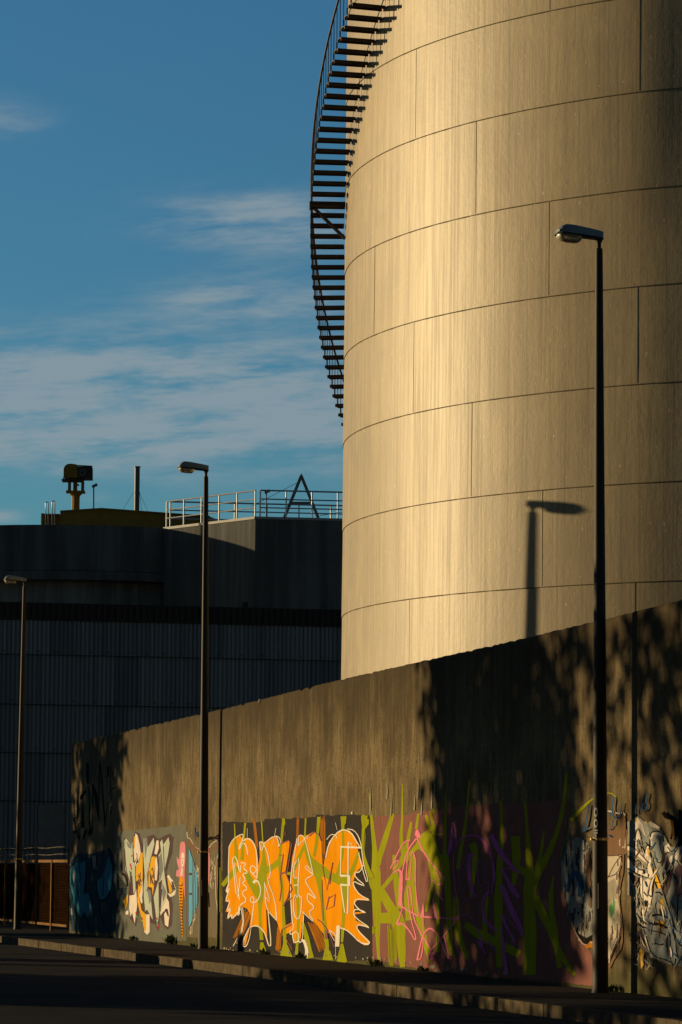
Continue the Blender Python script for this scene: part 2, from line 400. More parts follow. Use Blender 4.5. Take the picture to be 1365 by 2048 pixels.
# ------------------------------------------------------------------ painting on the wall
class Piece:
    def __init__(s, fr, base=.003):
        s.o, s.k = fr; s.mb = MB(); s.names = []; s.lay = 0; s.base = base
    def mi(s, c):
        if c not in s.names: s.names.append(c)
        return s.names.index(c)
    def px(s, p): return (s.o[0]+p[0]/s.k, s.o[1]+p[1]/s.k)
    def loc(s, p, extra=0.0):
        off = s.base+s.lay*.0001+extra
        x, y = s.px(p); q = onwall(x, y, off); return L3(wu(q), off, q.z)
    def poly(s, c, pts, jag=0, close=True):
        if jag:
            out = []
            n = len(pts)
            for i in range(n):
                a, b = Vector(pts[i]), Vector(pts[(i+1) % n]); m = max(1, int((b-a).length/22))
                for j in range(m):
                    q = a.lerp(b, j/m); out.append((q.x+R.uniform(-jag, jag)*.4, q.y+R.uniform(-jag, jag)))
            pts = out
        tri = tessellate_polygon([[Vector((p[0], p[1], 0)) for p in pts]])
        s.mb.add([s.loc(p) for p in pts], [tuple(t) for t in tri], s.mi(c)); s.lay += 1
    def smooth(s, pts, it=2):
        pts = [tuple(p) for p in pts]
        for _ in range(it):
            o = [pts[0]]
            for a, b in zip(pts, pts[1:]):
                o.append(tuple(x*.75+y*.25 for x, y in zip(a, b))); o.append(tuple(x*.25+y*.75 for x, y in zip(a, b)))
            o.append(pts[-1]); pts = o
        return pts
    def blob(s, c, pts, it=2):
        n = len(pts); q = [tuple(p) for p in pts]
        for _ in range(it):
            o = []
            for i in range(len(q)):
                a, b = q[i], q[(i+1) % len(q)]
                o.append(tuple(x*.8+y*.2 for x, y in zip(a, b))); o.append(tuple(x*.2+y*.8 for x, y in zip(a, b)))
            q = o
        s.poly(c, q)
    def line(s, c, pts, w=8, it=2, taper=False):
        p3 = [(p[0], p[1], p[2] if len(p) > 2 else w) for p in pts]
        if it and len(p3) > 2: p3 = s.smooth(p3, it)
        n = len(p3); vs = []; fs = []
        for i, (x, y, ww) in enumerate(p3):
            a = p3[max(0, i-1)]; b = p3[min(n-1, i+1)]; dx, dy = b[0]-a[0], b[1]-a[1]; l = hypot(dx, dy) or 1
            if taper: ww = ww*(.35+.65*sin(pi*min(1, max(0, i/(n-1)))))
            ww *= R.uniform(.86, 1.14); nx, ny = -dy/l*ww/2, dx/l*ww/2; e = i*.00002
            vs += [s.loc((x+nx, y+ny), e), s.loc((x-nx, y-ny), e)]
        for i in range(n-1): fs.append((2*i, 2*i+1, 2*i+3, 2*i+2))
        s.mb.add(vs, fs, s.mi(c)); s.lay += 1
    def dry(s, c, a, b, w, n=7):
        """dry brush: several thin strands"""
        for i in range(n):
            t = (i+.5)/n-.5; dx, dy = b[0]-a[0], b[1]-a[1]; l = hypot(dx, dy); nx, ny = -dy/l*w, dx/l*w
            j0, j1 = R.uniform(0, .15), R.uniform(.8, 1)
            A = (a[0]+nx*t+dx*j0, a[1]+ny*t+dy*j0); B = (a[0]+nx*t+dx*j1, a[1]+ny*t+dy*j1)
            s.line(c, [A, ((A[0]+B[0])/2+R.uniform(-2, 2), (A[1]+B[1])/2), B], w/n*R.uniform(.5, 1.0), 1)
    def done(s, label):
        o = s.mb.build('graffiti', [MT['p_'+c] for c in s.names], wall); o['label'] = label; return o

F5 = ((230, 1650), 1365/220); F6 = ((430, 1600), 1365/330); F7 = ((720, 1560), 1365/320); F8 = ((1040, 1560), 1364/325)
F3 = ((0, 1640), 5.25); FT = ((100, 1460), 1365/180)

mb = MB()
for (px, py, r) in ((520, 1401, .045), (566, 1391, .03), (612, 1380, .025)):
    p = onwall(px, py); mb.lathe(L3(wu(p), .0, p.z-.06), [(r*.8, 0), (r, r*.8), (r*.6, r*1.7), (r*.2, r*2)], 7)
    if px == 520: lpart(mb, 'mortar_lump', MT['p_light'], wall); mb = MB()
# ---- far left: black tags on bare concrete and the dark teal piece (in the tree's shade)
g = Piece(FT)
for c, pts, w in [('tblack', [(570, 500), (570, 810)], 52), ('tblack', [(430, 930, 20), (420, 1080, 40), (420, 1350, 18)], 30), ('tblack', [(545, 920, 20), (480, 1010, 60), (470, 1060, 30)], 30), ('tblack', [(500, 1100, 14), (490, 1250, 40), (500, 1480, 50)], 30),
                  ('tblack', [(590, 860, 14), (600, 1200, 22), (600, 1480, 16)], 18), ('tblack', [(648, 830, 30), (690, 960, 60), (720, 1130, 50), (740, 1370, 18)], 40), ('tblack', [(648, 830), (650, 1300), (640, 1560)], 18),
                  ('tblack', [(738, 1100), (755, 470)], 16), ('tblack', [(755, 470), (790, 800, 20), (835, 1460, 22)], 18), ('tblack', [(835, 1460, 20), (875, 1100, 10)], 14),
                  ('tblack', [(875, 550, 26), (885, 700, 34), (840, 720, 10)], 14), ('tblack', [(868, 560), (868, 900)], 7), ('tblack', [(925, 500), (915, 800, 16), (930, 1070)], 8), ('tblack', [(930, 560), (985, 860), (995, 1010)], 8), ('tblack', [(930, 880, 10), (960, 890, 30), (1020, 870, 8)], 10), ('tblack', [(880, 1000), (920, 930)], 6), ('tblack', [(922, 1160, 20), (920, 1280, 16)], 14),
                  ('tblack', [(355, 1340), (380, 1470), (440, 1668)], 14), ('tblack', [(350, 1560, 60), (390, 1540, 30)], 30), ('tblack', [(470, 1400), (420, 1440), (445, 1660)], 14), ('tblack', [(560, 1500, 20), (520, 1600, 50), (510, 1660, 20)], 30), ('tblack', [(610, 1480, 40), (600, 1600, 50)], 40)]:
    g.line(c, pts, w, 1)
g.done('black scrawled letters high on the shaded far end of the wall')
g = Piece(F3)
g.poly('deep', [(732, 470), (760, 420), (830, 350), (950, 360), (1050, 330), (1150, 290), (1195, 380), (1235, 560), (1340, 700), (1310, 900), (1240, 1000), (1200, 1190), (900, 1180), (760, 1165), (728, 1000)], 5)
g.poly('teal', [(738, 520), (775, 430), (800, 450), (830, 430), (900, 430), (905, 640), (880, 780), (930, 760), (955, 900), (930, 1020), (880, 960), (850, 1040), (800, 950), (760, 860), (735, 700)])
g.poly('mint', [(772, 470), (790, 560), (795, 700), (780, 730), (765, 600)])
g.poly('teal', [(1020, 640), (1080, 600), (1140, 380), (1180, 500), (1185, 700), (1100, 830), (1030, 840)])
g.poly('slate', [(965, 390), (1010, 370), (1020, 520), (985, 530)])
for pts, w in [([(750, 480), (800, 440), (850, 450), (910, 400)], 12), ([(735, 700), (780, 900), (800, 950)], 10), ([(905, 430), (900, 640), (880, 780), (940, 740), (960, 900)], 14), ([(830, 460), (845, 620), (820, 780)], 10), ([(1010, 640), (1030, 840), (1100, 860), (1180, 740), (1190, 500), (1150, 300)], 14), ([(1090, 600), (1080, 800)], 9), ([(960, 380), (975, 530), (1010, 530), (1015, 370)], 10), ([(850, 1040), (890, 980), (940, 1150)], 14), ([(770, 1000), (790, 1150)], 12), ([(1040, 850), (1060, 1020), (1100, 1100)], 10), ([(1170, 880), (1150, 1000), (1190, 1100)], 9), ([(1280, 560), (1330, 600), (1340, 700)], 20)]:
    g.line('ink', pts, w, 2)
for pts in ([(750, 930), (755, 1000)], [(830, 660), (838, 800)], [(745, 400), (740, 480)]): g.line('chipped', pts, 10, 0)
g.done('dark teal graffiti with black outlines at the shaded far end of the wall')

# ---- the pale letters with the pink-haired figure
g = Piece(F5)
g.poly('grey', [(15, 90), (120, 78), (240, 70), (310, 62), (450, 50), (640, 25), (880, -10), (892, 90), (890, 1440), (700, 1440), (500, 1470), (300, 1440), (10, 1410)], 3)
mv = [[(120, 160), (200, 240), (250, 80), (310, 110), (340, 240), (380, 150), (480, 120), (540, 180), (580, 150), (690, 110), (730, 160), (715, 350), (670, 480), (640, 600), (690, 830), (720, 1000), (710, 1250), (650, 1305), (600, 1240), (560, 1140), (545, 1330), (500, 1240), (440, 1220), (400, 1100), (300, 1100), (265, 1270), (235, 1230), (190, 1170), (160, 900), (180, 700), (120, 640), (110, 300)]]
for p in mv: g.poly('mauve', p, 4)
mint = [[(115, 200), (140, 170), (200, 260), (215, 200), (225, 460), (250, 480), (255, 800), (235, 860), (180, 700), (160, 640), (130, 560)],
        [(358, 165), (400, 210), (410, 280), (480, 160), (490, 240), (440, 430), (400, 620), (410, 760), (390, 820), (440, 850), (470, 1180), (440, 1130), (400, 1050), (370, 1090), (345, 880), (370, 640), (352, 400)],
        [(560, 220), (585, 180), (600, 250), (665, 155), (680, 230), (660, 370), (620, 540), (650, 830), (640, 920), (570, 1130), (555, 1080), (580, 800), (540, 700), (560, 560), (540, 380), (575, 330)],
        [(480, 900), (540, 700), (545, 1130), (525, 1270), (500, 1050)]]
for p in mint: g.poly('mint', p)
for p in [[(140, 200), (190, 250), (210, 230), (205, 300), (160, 280)], [(360, 180), (400, 150), (405, 260), (375, 430)], [(545, 400), (580, 340), (600, 560), (560, 700), (545, 560)], [(590, 720), (640, 840), (600, 960), (585, 860)], [(400, 790), (445, 820), (455, 920), (430, 990)]]: g.poly('slate', p)
cream = [[(232, 300), (255, 105), (280, 130), (310, 260), (320, 340), (290, 480), (260, 520), (240, 430)], [(490, 360), (515, 200), (540, 190), (545, 290), (520, 370)], [(500, 430), (530, 380), (535, 520), (520, 690), (495, 690), (495, 560)],
         [(180, 880), (240, 870), (265, 800), (275, 1000), (245, 1228), (215, 1090), (195, 1140), (175, 1040)], [(340, 680), (355, 780), (335, 900), (350, 1000), (320, 960), (300, 880)], [(560, 1130), (640, 900), (670, 960), (680, 1100), (660, 1270), (620, 1240), (610, 1090), (650, 1050), (600, 1080)],
         [(365, 1120), (430, 1110), (432, 1330), (400, 1365), (365, 1330)], [(650, 850), (690, 860), (760, 800), (745, 870), (690, 900)], [(645, 640), (670, 620), (690, 660), (720, 690), (760, 800), (700, 740)], [(130, 1080), (165, 1060), (168, 1115), (135, 1115)]]
for p in cream: g.poly('cream', p)
for p in [[(262, 520), (300, 470), (320, 345), (345, 345), (345, 640), (330, 780), (300, 900), (330, 1060), (390, 1120), (388, 1320), (370, 1320), (330, 1160), (280, 960), (275, 860), (300, 700), (260, 700)], [(458, 395), (505, 395), (490, 560), (485, 760), (470, 880), (460, 780), (415, 770), (420, 560)], [(105, 950), (165, 860), (160, 950), (135, 1060)], [(648, 650), (690, 740), (710, 820), (680, 860)], [(235, 140), (255, 160), (240, 320), (230, 240)]]: g.poly('ochre', p)
for p in [[(180, 560), (215, 640), (230, 860), (190, 760)], [(700, 700), (725, 710), (750, 800), (720, 800)], [(345, 950), (370, 1100), (330, 1000)], [(545, 720), (585, 680), (560, 1020)], [(262, 460), (290, 410), (290, 460), (262, 500)], [(610, 1110), (650, 1040), (660, 1100), (655, 1140), (620, 1050)]]: g.poly('mauve', p)
for p in [((205, 400), (212, 370)), ((190, 480), (205, 560)), ((262, 1080), (262, 1110)), ((520, 1150), (525, 1180)), ((545, 1240), (550, 1290)), ((425, 480), (432, 520)), ((330, 1150), (345, 1180))]: g.line('redd', p, 13, 0)
for p in [((200, 580), (205, 640)), ((270, 1120), (280, 1160)), ((320, 1180), (350, 1220)), ((515, 1190), (530, 1230)), ((580, 1290), (585, 1310)), ((612, 1370), (614, 1390))]: g.line('green', p, 12, 0)
for i in range(14): g.line('mauve', [(265+R.uniform(0, 75), 560+R.uniform(0, 200)), (270+R.uniform(0, 70), 570+R.uniform(0, 200))], 9, 0) if i < 6 else g.line('mauve', [(425+R.uniform(0, 60), 520+R.uniform(0, 240))]*1+[(430+R.uniform(0, 50), 530+R.uniform(0, 240))], 8, 0)
for pts in ([(265, 350), (280, 400), (240, 470)], [(250, 640), (275, 800), (285, 900)], [(350, 400), (345, 860), (375, 1090)], [(545, 300), (520, 380), (540, 560), (545, 700)], [(610, 540), (650, 830)], [(118, 300), (135, 560), (180, 700), (195, 870)], [(560, 1080), (580, 800)], [(600, 260), (610, 540)], [(610, 1090), (640, 1040), (655, 1060), (665, 1140)]): g.line('mauve', pts, 6, 2)
# figure
g.blob('hair', [(808, 230), (840, 205), (875, 225), (878, 400), (865, 560), (870, 800), (875, 950), (850, 800), (845, 640), (800, 650), (755, 640), (765, 560), (800, 560), (770, 470), (768, 380), (785, 430), (800, 430)], 1)
g.blob('cream', [(822, 360), (845, 340), (862, 370), (858, 480), (840, 545), (820, 500)], 1); g.poly('cream', [(826, 530), (842, 540), (835, 640), (812, 640)])
for p in [((825, 425), (838, 418)), ((846, 418), (857, 422)), ((836, 530), (848, 528))]: g.line('ink', p, 7, 0)
g.line('mauve', [(842, 440), (838, 480), (846, 486)], 4, 0)
g.blob('orange', [(805, 650), (820, 625), (848, 680), (835, 760), (800, 700)], 1)
g.poly('orange', [(795, 700), (848, 760), (846, 860), (835, 1100), (845, 1390), (832, 1390), (812, 1100), (795, 860)])
for i in range(17):
    y = 745+i*38; w = 44-i*1.7; x = 820+i*.9
    if y < 1390: g.line('ink', [(x-w/2, y), (x, y+18), (x+w/2-6, y+2)], 12 if i < 9 else 8, 1)
g.done('pale mint and cream graffiti letters with an orange and pink-haired figure')

# ---- blue strip and the faded silver swirls
g = Piece(F5)
g.poly('tanb', [(893, 60), (960, 150), (1060, 260), (1160, 270), (1290, 190), (1305, 420), (1302, 1400), (900, 1400)], 4)
for pts, w in [([(895, 90), (900, 170), (935, 165), (975, 260), (1030, 300), (1060, 300)], 10), ([(1165, 290), (1210, 220), (1300, 180)], 10), ([(1290, 250), (1285, 370), (1255, 440), (1250, 760), (1255, 940), (1275, 1030), (1270, 1360)], 10), ([(1300, 460), (1275, 520), (1278, 930), (1300, 975)], 6)]: g.line('light', pts, w, 2)
for pts, w in [([(900, 200), (960, 270), (1030, 340)], 50), ([(1165, 310), (1230, 290), (1290, 230)], 40), ([(1268, 420), (1262, 760), (1268, 930)], 16)]: g.line('brown', pts, w, 2)
for i in range(46):
    x, y = R.uniform(1160, 1245), R.uniform(380, 780); g.line('light', [(x, y), (x+R.uniform(-8, 8), y+R.uniform(20, 70))], R.uniform(4, 9), 0)
for i in range(26):
    y = R.uniform(980, 1330); x = 1010-(y-980)*.25+R.uniform(-6, 30); g.line('light', [(x, y), (x+R.uniform(-6, 6), y+R.uniform(15, 60))], R.uniform(5, 11), 0)
for i in range(20):
    y = R.uniform(470, 760); g.line('light', [(1010+R.uniform(0, 50), y), (1015+R.uniform(0, 50), y+R.uniform(20, 60))], R.uniform(5, 10), 0)
g.line('hair', [(1155, 290), (1172, 400), (1165, 720)], 18, 2); g.line('ink', [(1160, 840), (1168, 1020)], 10, 0)
for i in range(9): g.line('tblack', [(1160+i*15, 150+R.uniform(-12, 12)), (1168+i*15, 185+R.uniform(-10, 20))], 7, 0)
g.line('tblack', [(1150, 190), (1220, 165), (1295, 120)], 12, 1)
g.line('bluetag', [(990, 30), (1005, 180), (1020, 60), (1030, 150)], 8, 1); g.line('bluetag', [(1000, 0), (1030, 10)], 6, 0)
g.poly('blue', [(913, 270), (955, 400), (1000, 540), (1030, 650), (1028, 960), (995, 1070), (950, 1210), (908, 1300)])
for pts, w in [([(920, 612), (960, 612)], 30), ([(920, 858), (960, 858)], 26), ([(962, 440), (962, 640), (960, 1180)], 7), ([(985, 470), (978, 600), (1000, 680), (998, 1050)], 8), ([(1000, 560), (975, 640), (975, 1120)], 7), ([(1027, 660), (1026, 960)], 6), ([(912, 280), (912, 1290)], 7)]: g.line('mauve', pts, w, 1)
g.line('lime', [(1306, 530), (1305, 1080)], 9, 0)
g.done('blue pointed strip and faded silver swirls left of the middle lamp pole')

# ---- the orange piece
g = Piece(F6)
g.poly('black', [(62, 182), (240, 180), (300, 190), (410, 182), (412, 152), (560, 158), (700, 150), (830, 142), (840, 126), (1000, 130), (1090, 122), (1280, 138), (1306, 150), (1306, 1330), (1100, 1330), (820, 1300), (560, 1285), (300, 1255), (62, 1238)], 7)
g.dry('rust', (322, 145), (352, 430), 22, 6); g.dry('rust', (687, 130), (680, 420), 20, 6); g.dry('rust', (895, 125), (892, 520), 42, 10); g.dry('rust', (290, 900), (170, 1180), 70, 12); g.dry('rust', (800, 990), (905, 1260), 80, 13); g.dry('rust', (535, 1030), (520, 1280), 44, 9)
g.poly('orange', [(118, 390), (150, 325), (205, 292), (230, 320), (275, 315), (320, 350), (350, 440), (354, 560), (372, 480), (368, 360), (395, 345), (420, 350), (470, 305), (510, 300), (528, 340), (530, 400), (550, 370), (615, 335), (618, 380), (600, 500), (585, 590), (625, 720), (635, 800), (560, 880), (560, 1050), (545, 1110), (515, 1010), (425, 905), (435, 1180), (440, 1210), (410, 1110), (370, 1050), (330, 1040), (290, 1060), (255, 1200), (235, 1215), (230, 1180), (285, 1060), (300, 960), (265, 900), (215, 880), (190, 950), (140, 990), (130, 960), (100, 990), (112, 920), (88, 930), (120, 850), (85, 840), (115, 770), (92, 770), (115, 700), (110, 600)])
g.poly('orange', [(626, 640), (640, 480), (665, 370), (700, 290), (740, 300), (770, 290), (810, 268), (850, 280), (880, 340), (885, 450), (895, 570), (920, 440), (945, 350), (1000, 280), (1065, 245), (1130, 270), (1170, 340), (1185, 420), (1228, 540), (1170, 600), (1145, 680), (1170, 760), (1290, 835), (1180, 830), (1150, 870), (1160, 930), (1258, 932), (1150, 950), (1170, 1000), (1285, 1062), (1180, 1036), (1190, 1085), (1280, 1180), (1240, 1205), (1180, 1170), (1110, 1090), (1040, 1060), (1020, 1205), (1005, 1200), (990, 1130), (930, 1095), (900, 1110), (840, 1030), (740, 930), (710, 1150), (650, 1190), (640, 1090), (560, 1125), (562, 1055), (636, 1015), (622, 800)])
for pts in [[(163, 198, 9), (168, 340, 14), (180, 440, 30), (175, 520, 40)], [(252, 190, 18), (232, 400, 20), (225, 500, 34)], [(62, 710, 36), (120, 640, 34), (190, 560, 40)], [(250, 590, 30), (310, 700, 60), (365, 830, 24)], [(387, 180, 10), (400, 400, 12), (408, 520, 40), (390, 640, 90), (375, 800, 40), (372, 1000, 22), (388, 1160, 34)], [(400, 600, 60), (470, 560, 50), (545, 505, 46)],
            [(570, 155, 26), (545, 400, 16), (530, 520, 26), (560, 740, 24), (570, 1000, 26), (582, 1190, 34)], [(752, 152, 14), (742, 380, 16), (790, 510, 60), (860, 570, 90), (950, 630, 60), (1060, 680, 70)], [(862, 142, 26), (845, 350, 22), (820, 470, 26)], [(740, 380, 16), (700, 470, 30), (655, 580, 26)], [(840, 560, 60), (880, 760, 30), (905, 1000, 30), (930, 1220, 36)], [(590, 610, 26), (650, 610, 24)], [(660, 640, 30), (690, 860, 22), (692, 1040, 18), (675, 1290, 26)], [(725, 1010, 22), (770, 1180, 40), (795, 1310, 46)],
            [(1065, 140, 44), (1058, 240, 24), (1065, 420, 20), (1030, 560, 26), (1005, 640, 20)], [(1025, 650, 100), (1112, 665, 96)], [(1190, 430, 22), (1150, 560, 30), (1105, 650, 30)], [(1078, 700, 60), (1070, 880, 26), (1052, 1180, 22)], [(1245, 130, 46), (1228, 240, 24), (1222, 430, 22), (1260, 560, 30), (1300, 650, 40)]]: g.line('lime', pts, 20, 1)
for p in [[(368, 1292), (375, 1180), (400, 1180), (432, 1270), (426, 1296)], [(538, 1300), (566, 1190), (596, 1190), (645, 1305)], [(892, 1325), (912, 1220), (945, 1220), (982, 1330)], [(1008, 1335), (1042, 1190), (1062, 1190), (1096, 1340), (1060, 1356)], [(1040, 138), (1090, 136), (1084, 200), (1048, 200)], [(1214, 128), (1240, 122), (1250, 150), (1276, 165), (1275, 200), (1240, 250), (1225, 250)], [(556, 158), (580, 160), (584, 200), (566, 230)]]: g.poly('lime', p)
for p in [[(445, 930), (510, 1010), (515, 1035), (505, 1200), (470, 1210)], [(620, 660), (636, 700), (625, 800), (580, 860), (612, 760)], [(1212, 540), (1262, 672), (1230, 640)]]: g.poly('black', p)
WL = [([(118, 390), (150, 325), (205, 292), (235, 283), (232, 330), (205, 380), (200, 420), (230, 350), (262, 380), (273, 455)], 8), ([(235, 340), (275, 315), (320, 350), (350, 440), (350, 650)], 9), ([(118, 390), (111, 560), (115, 690)], 8), ([(115, 690, 8), (90, 775, 16), (122, 735, 8)], 10), ([(118, 735), (86, 850), (130, 820), (92, 940), (140, 880), (98, 995), (145, 940), (138, 995), (190, 930)], 9),
      ([(190, 930, 8), (200, 965, 14), (202, 880, 10)], 10), ([(215, 520), (262, 525), (230, 560), (280, 605), (225, 610), (258, 665), (222, 690), (280, 735), (218, 765), (268, 835), (210, 870)], 9), ([(145, 490), (175, 460), (210, 620), (216, 540)], 8), ([(145, 490), (185, 860), (210, 640)], 7), ([(160, 520), (192, 750), (205, 830)], 6), ([(350, 650), (300, 600), (290, 565), (312, 540), (345, 570), (335, 600), (310, 610)], 8), ([(320, 690, 20), (335, 665, 26), (362, 680, 10), (382, 740, 8), (370, 810, 8), (330, 855, 8), (295, 845, 8), (295, 810, 8), (320, 800, 8), (325, 850, 8), (300, 1040, 7)], 9),
      ([(370, 350), (395, 345), (435, 430), (455, 540), (460, 640), (428, 650), (500, 830), (512, 1000)], 7), ([(370, 350), (382, 435), (408, 370)], 7), ([(412, 680), (420, 900), (512, 1000)], 7), ([(415, 800), (465, 860), (412, 690)], 7), ([(290, 1055), (340, 1040), (380, 1060), (420, 1110), (445, 1210), (468, 1210), (440, 925)], 8), ([(285, 1060, 7), (250, 1130, 9), (228, 1195, 18), (240, 1218, 10), (265, 1210, 7), (290, 1130, 5), (300, 1050, 5)], 9),
      ([(215, 880), (240, 1050), (150, 1212)], 6), ([(230, 890), (243, 1050), (180, 1190)], 6), ([(405, 365), (470, 310), (510, 300), (528, 345), (525, 400), (546, 345), (530, 305), (500, 300)], 7), ([(680, 320), (655, 480), (630, 620), (625, 760), (640, 1000), (655, 1060), (620, 1090), (625, 1120), (690, 1080), (690, 1190), (735, 1160)], 8), ([(640, 1100), (655, 1190), (700, 1165)], 9), ([(690, 380), (690, 300), (720, 290), (745, 320), (790, 500), (815, 622), (790, 600), (745, 560), (762, 540), (800, 590)], 7), ([(690, 380), (775, 290), (765, 325)], 6),
      ([(655, 540), (705, 465), (685, 780), (700, 800), (720, 800), (715, 920), (690, 1000), (655, 950), (650, 830), (665, 780), (685, 810)], 8), ([(655, 545), (652, 650), (680, 645)], 8), ([(655, 708), (685, 706)], 10), ([(800, 600), (818, 622), (750, 655), (755, 690), (830, 800), (842, 822), (770, 770), (765, 800), (770, 840), (822, 880), (815, 900), (775, 930), (828, 1020), (760, 960), (725, 925)], 8), ([(920, 475), (940, 370), (1000, 280), (1065, 242), (1130, 270), (1175, 350), (1205, 400)], 10), ([(925, 330), (960, 285), (1000, 290), (1012, 318)], 6), ([(1095, 240), (1150, 250), (1190, 300), (1212, 380), (1216, 420), (1232, 540), (1272, 675), (1250, 680), (1190, 440)], 7),
      ([(1227, 540), (1200, 600), (1160, 600), (1160, 640), (1252, 715), (1200, 700), (1145, 670), (1150, 720), (1200, 790), (1297, 835), (1200, 820), (1160, 830), (1155, 870), (1220, 930), (1258, 935), (1170, 900), (1145, 930), (1165, 980), (1292, 1065), (1230, 1040), (1175, 1035), (1180, 1080), (1282, 1180)], 9), ([(1282, 1180, 10), (1265, 1200, 16), (1200, 1180, 10), (1110, 1090, 9), (1060, 1065, 9), (1030, 1060, 9)], 9), ([(945, 1080), (1000, 1110), (1002, 1190), (945, 1085)], 7), ([(1000, 1200), (1000, 1320)], 3), ([(735, 960), (725, 1150)], 6)]
for pts, w in WL: g.line('white', pts, w, 1)
g.line('white', [(1217, 398), (1045, 390), (1040, 625), (1110, 630), (1112, 708), (1042, 705), (1075, 930), (1100, 945), (1105, 350), (1135, 370)], 9, 0)
for a in (((1217, 397), (1040, 389)), ((1038, 628), (1114, 630)), ((1112, 628), (1112, 712)), ((1114, 708), (1038, 703))): g.line('white', a, 16, 0)
g.line('white', [(1022, 1042, 30), (1012, 1215, 34)], 25, 0); g.line('white', [(715, 1155, 10), (742, 1170, 26), (765, 1255, 24), (750, 1312, 32)], 22, 1); g.line('white', [(205, 900, 20), (190, 955, 6)], 10, 0)
for a in (((268, 235), (268, 312)), ((506, 235), (480, 370)), ((998, 190), (1012, 250))): g.line('white', a, 3, 0)
for pts, w in [([(540, 365), (610, 335), (635, 365), (600, 600), (545, 610)], 7), ([(530, 465), (565, 450), (540, 640), (552, 720), (535, 840)], 6), ([(580, 590), (638, 740), (565, 880), (638, 810)], 8), ([(635, 1028), (550, 1080), (550, 1130)], 7), ([(585, 1140), (640, 1245), (630, 1190)], 6), ([(890, 545), (925, 750), (975, 520), (950, 700)], 7), ([(950, 812), (995, 780), (985, 880), (920, 910), (945, 800)], 7), ([(885, 660), (895, 1000)], 4), ([(845, 990), (880, 1010), (940, 1090)], 7), ([(780, 300), (820, 266), (860, 290), (880, 340)], 9), ([(560, 270), (585, 268), (580, 295), (562, 295)], 5), ([(940, 1080), (985, 1220)], 5), ([(930, 1225), (945, 1225), (945, 1250)], 6), ([(540, 612), (600, 596)], 12)]: g.line('purple', pts, w, 0)
g.line('purple', [(920, 1075, 18), (922, 1150, 24)], 22, 0)
for i in range(24):
    x = R.uniform(70, 1290); y = 1225+(x-62)*.075+R.uniform(-14, 12); g.line('chipped', [(x, y), (x+R.uniform(-6, 10), y+R.uniform(5, 22))], R.uniform(6, 16), 0)
g.line('white', [(1132, 100), (1134, 118)], 10, 0)
g.done('orange graffiti letters with white outlines and lime strokes on a black ground')

# ---- the lime and pink piece
g = Piece(F7)
X8 = lambda x, y: ((1040+x/F8[1]-720)*F7[1], (1560+y/F8[1]-1560)*F7[1])
g.poly('pinkbg', [(104, 372), (140, 312), (300, 305), (430, 300), (440, 282), (620, 255), (640, 262), (780, 232), (900, 217), (1000, 225), (1180, 205), (1365, 195)]+[X8(*p) for p in ((150, 190), (280, 175), (385, 140), (430, 170), (385, 420), (335, 600), (345, 850), (405, 1050), (470, 1240), (612, 1480), (615, 1730), (480, 1715), (200, 1690), (0, 1665))]+[(1200, 1690), (770, 1645), (500, 1612), (104, 1535)], 6)
LM = [[(80, 112, 8), (105, 380, 25), (132, 640, 45), (138, 850, 90), (146, 1100, 72), (150, 1300, 42), (163, 1560, 18)], [(282, 290, 36), (212, 520, 45), (150, 720, 55)], [(25, 310, 30), (38, 450, 28), (28, 640, 26), (80, 800, 40), (120, 930, 50)], [(165, 920, 60), (255, 1080, 80), (330, 1200, 110), (355, 1400, 85), (366, 1600, 45)], [(172, 1180, 90), (330, 1180, 90)],
      [(440, 360, 20), (402, 560, 35), (330, 760, 40), (190, 930, 36)], [(363, 35, 8), (365, 300, 18), (350, 520, 30), (375, 640, 50), (420, 690, 30)], [(290, 640, 25), (310, 850, 50), (345, 1100, 60)], [(450, 640, 30), (440, 860, 80), (405, 1000, 50), (420, 1200, 60)], [(450, 900, 40), (480, 1100, 45), (520, 1230, 60), (560, 1400, 45), (600, 1560, 25)], [(690, 640, 40), (620, 900, 40), (565, 1125, 25)],
      [(500, 290, 20), (482, 420, 25)], [(565, 300, 20), (602, 440, 44)], [(605, 280, 15), (640, 480, 40)], [(735, 130, 15), (728, 500, 25), (720, 700, 35), (690, 900, 40)], [(740, 640, 40), (760, 1100, 50), (772, 1500, 60)], [(820, 1000, 50), (830, 1300, 60), (920, 1530, 30)], [(938, 0, 12), (905, 380, 25), (870, 560, 30), (838, 760, 30)], [(960, 540, 60), (990, 640, 60), (965, 860, 40), (950, 1000, 20)],
      [(900, 1230, 60), (1000, 1310, 80), (1130, 1370, 70), (1365, 1490, 60)], [(1205, 180, 20), (1212, 500, 35), (1190, 800, 60), (1180, 1100, 70), (1190, 1600, 50)], [(1330, 480, 90), (1340, 700, 60), (1310, 900, 50)], [(620, 468, 14), (700, 464, 14)], [(1090, 1000, 30), (1060, 1200, 40), (1085, 1400, 30)],
      [X8(45, 180)+(20,), X8(70, 500)+(34,), X8(88, 850)+(96,), X8(85, 1200)+(110,), X8(85, 1640)+(96,)], [X8(395, -60)+(20,), X8(365, 260)+(34,), X8(290, 520)+(46,), X8(170, 760)+(60,), X8(95, 900)+(90,)], [X8(205, 430)+(12,), X8(180, 620)+(34,), X8(130, 820)+(44,)], [X8(130, 980)+(70,), X8(230, 1200)+(58,), X8(330, 1450)+(58,), X8(462, 1640)+(34,)], [X8(285, 810)+(14,), X8(255, 1000)+(44,), X8(300, 1300)+(48,), X8(335, 1580)+(36,)], [X8(-20, 740)+(56,), X8(80, 800)+(60,)], [X8(430, 340)+(40,), X8(540, 220)+(22,), X8(640, 140)+(10,), X8(760, 100)+(7,), X8(830, 160)+(8,)]]
for pts in LM: g.line('lime', pts, 20, 1)
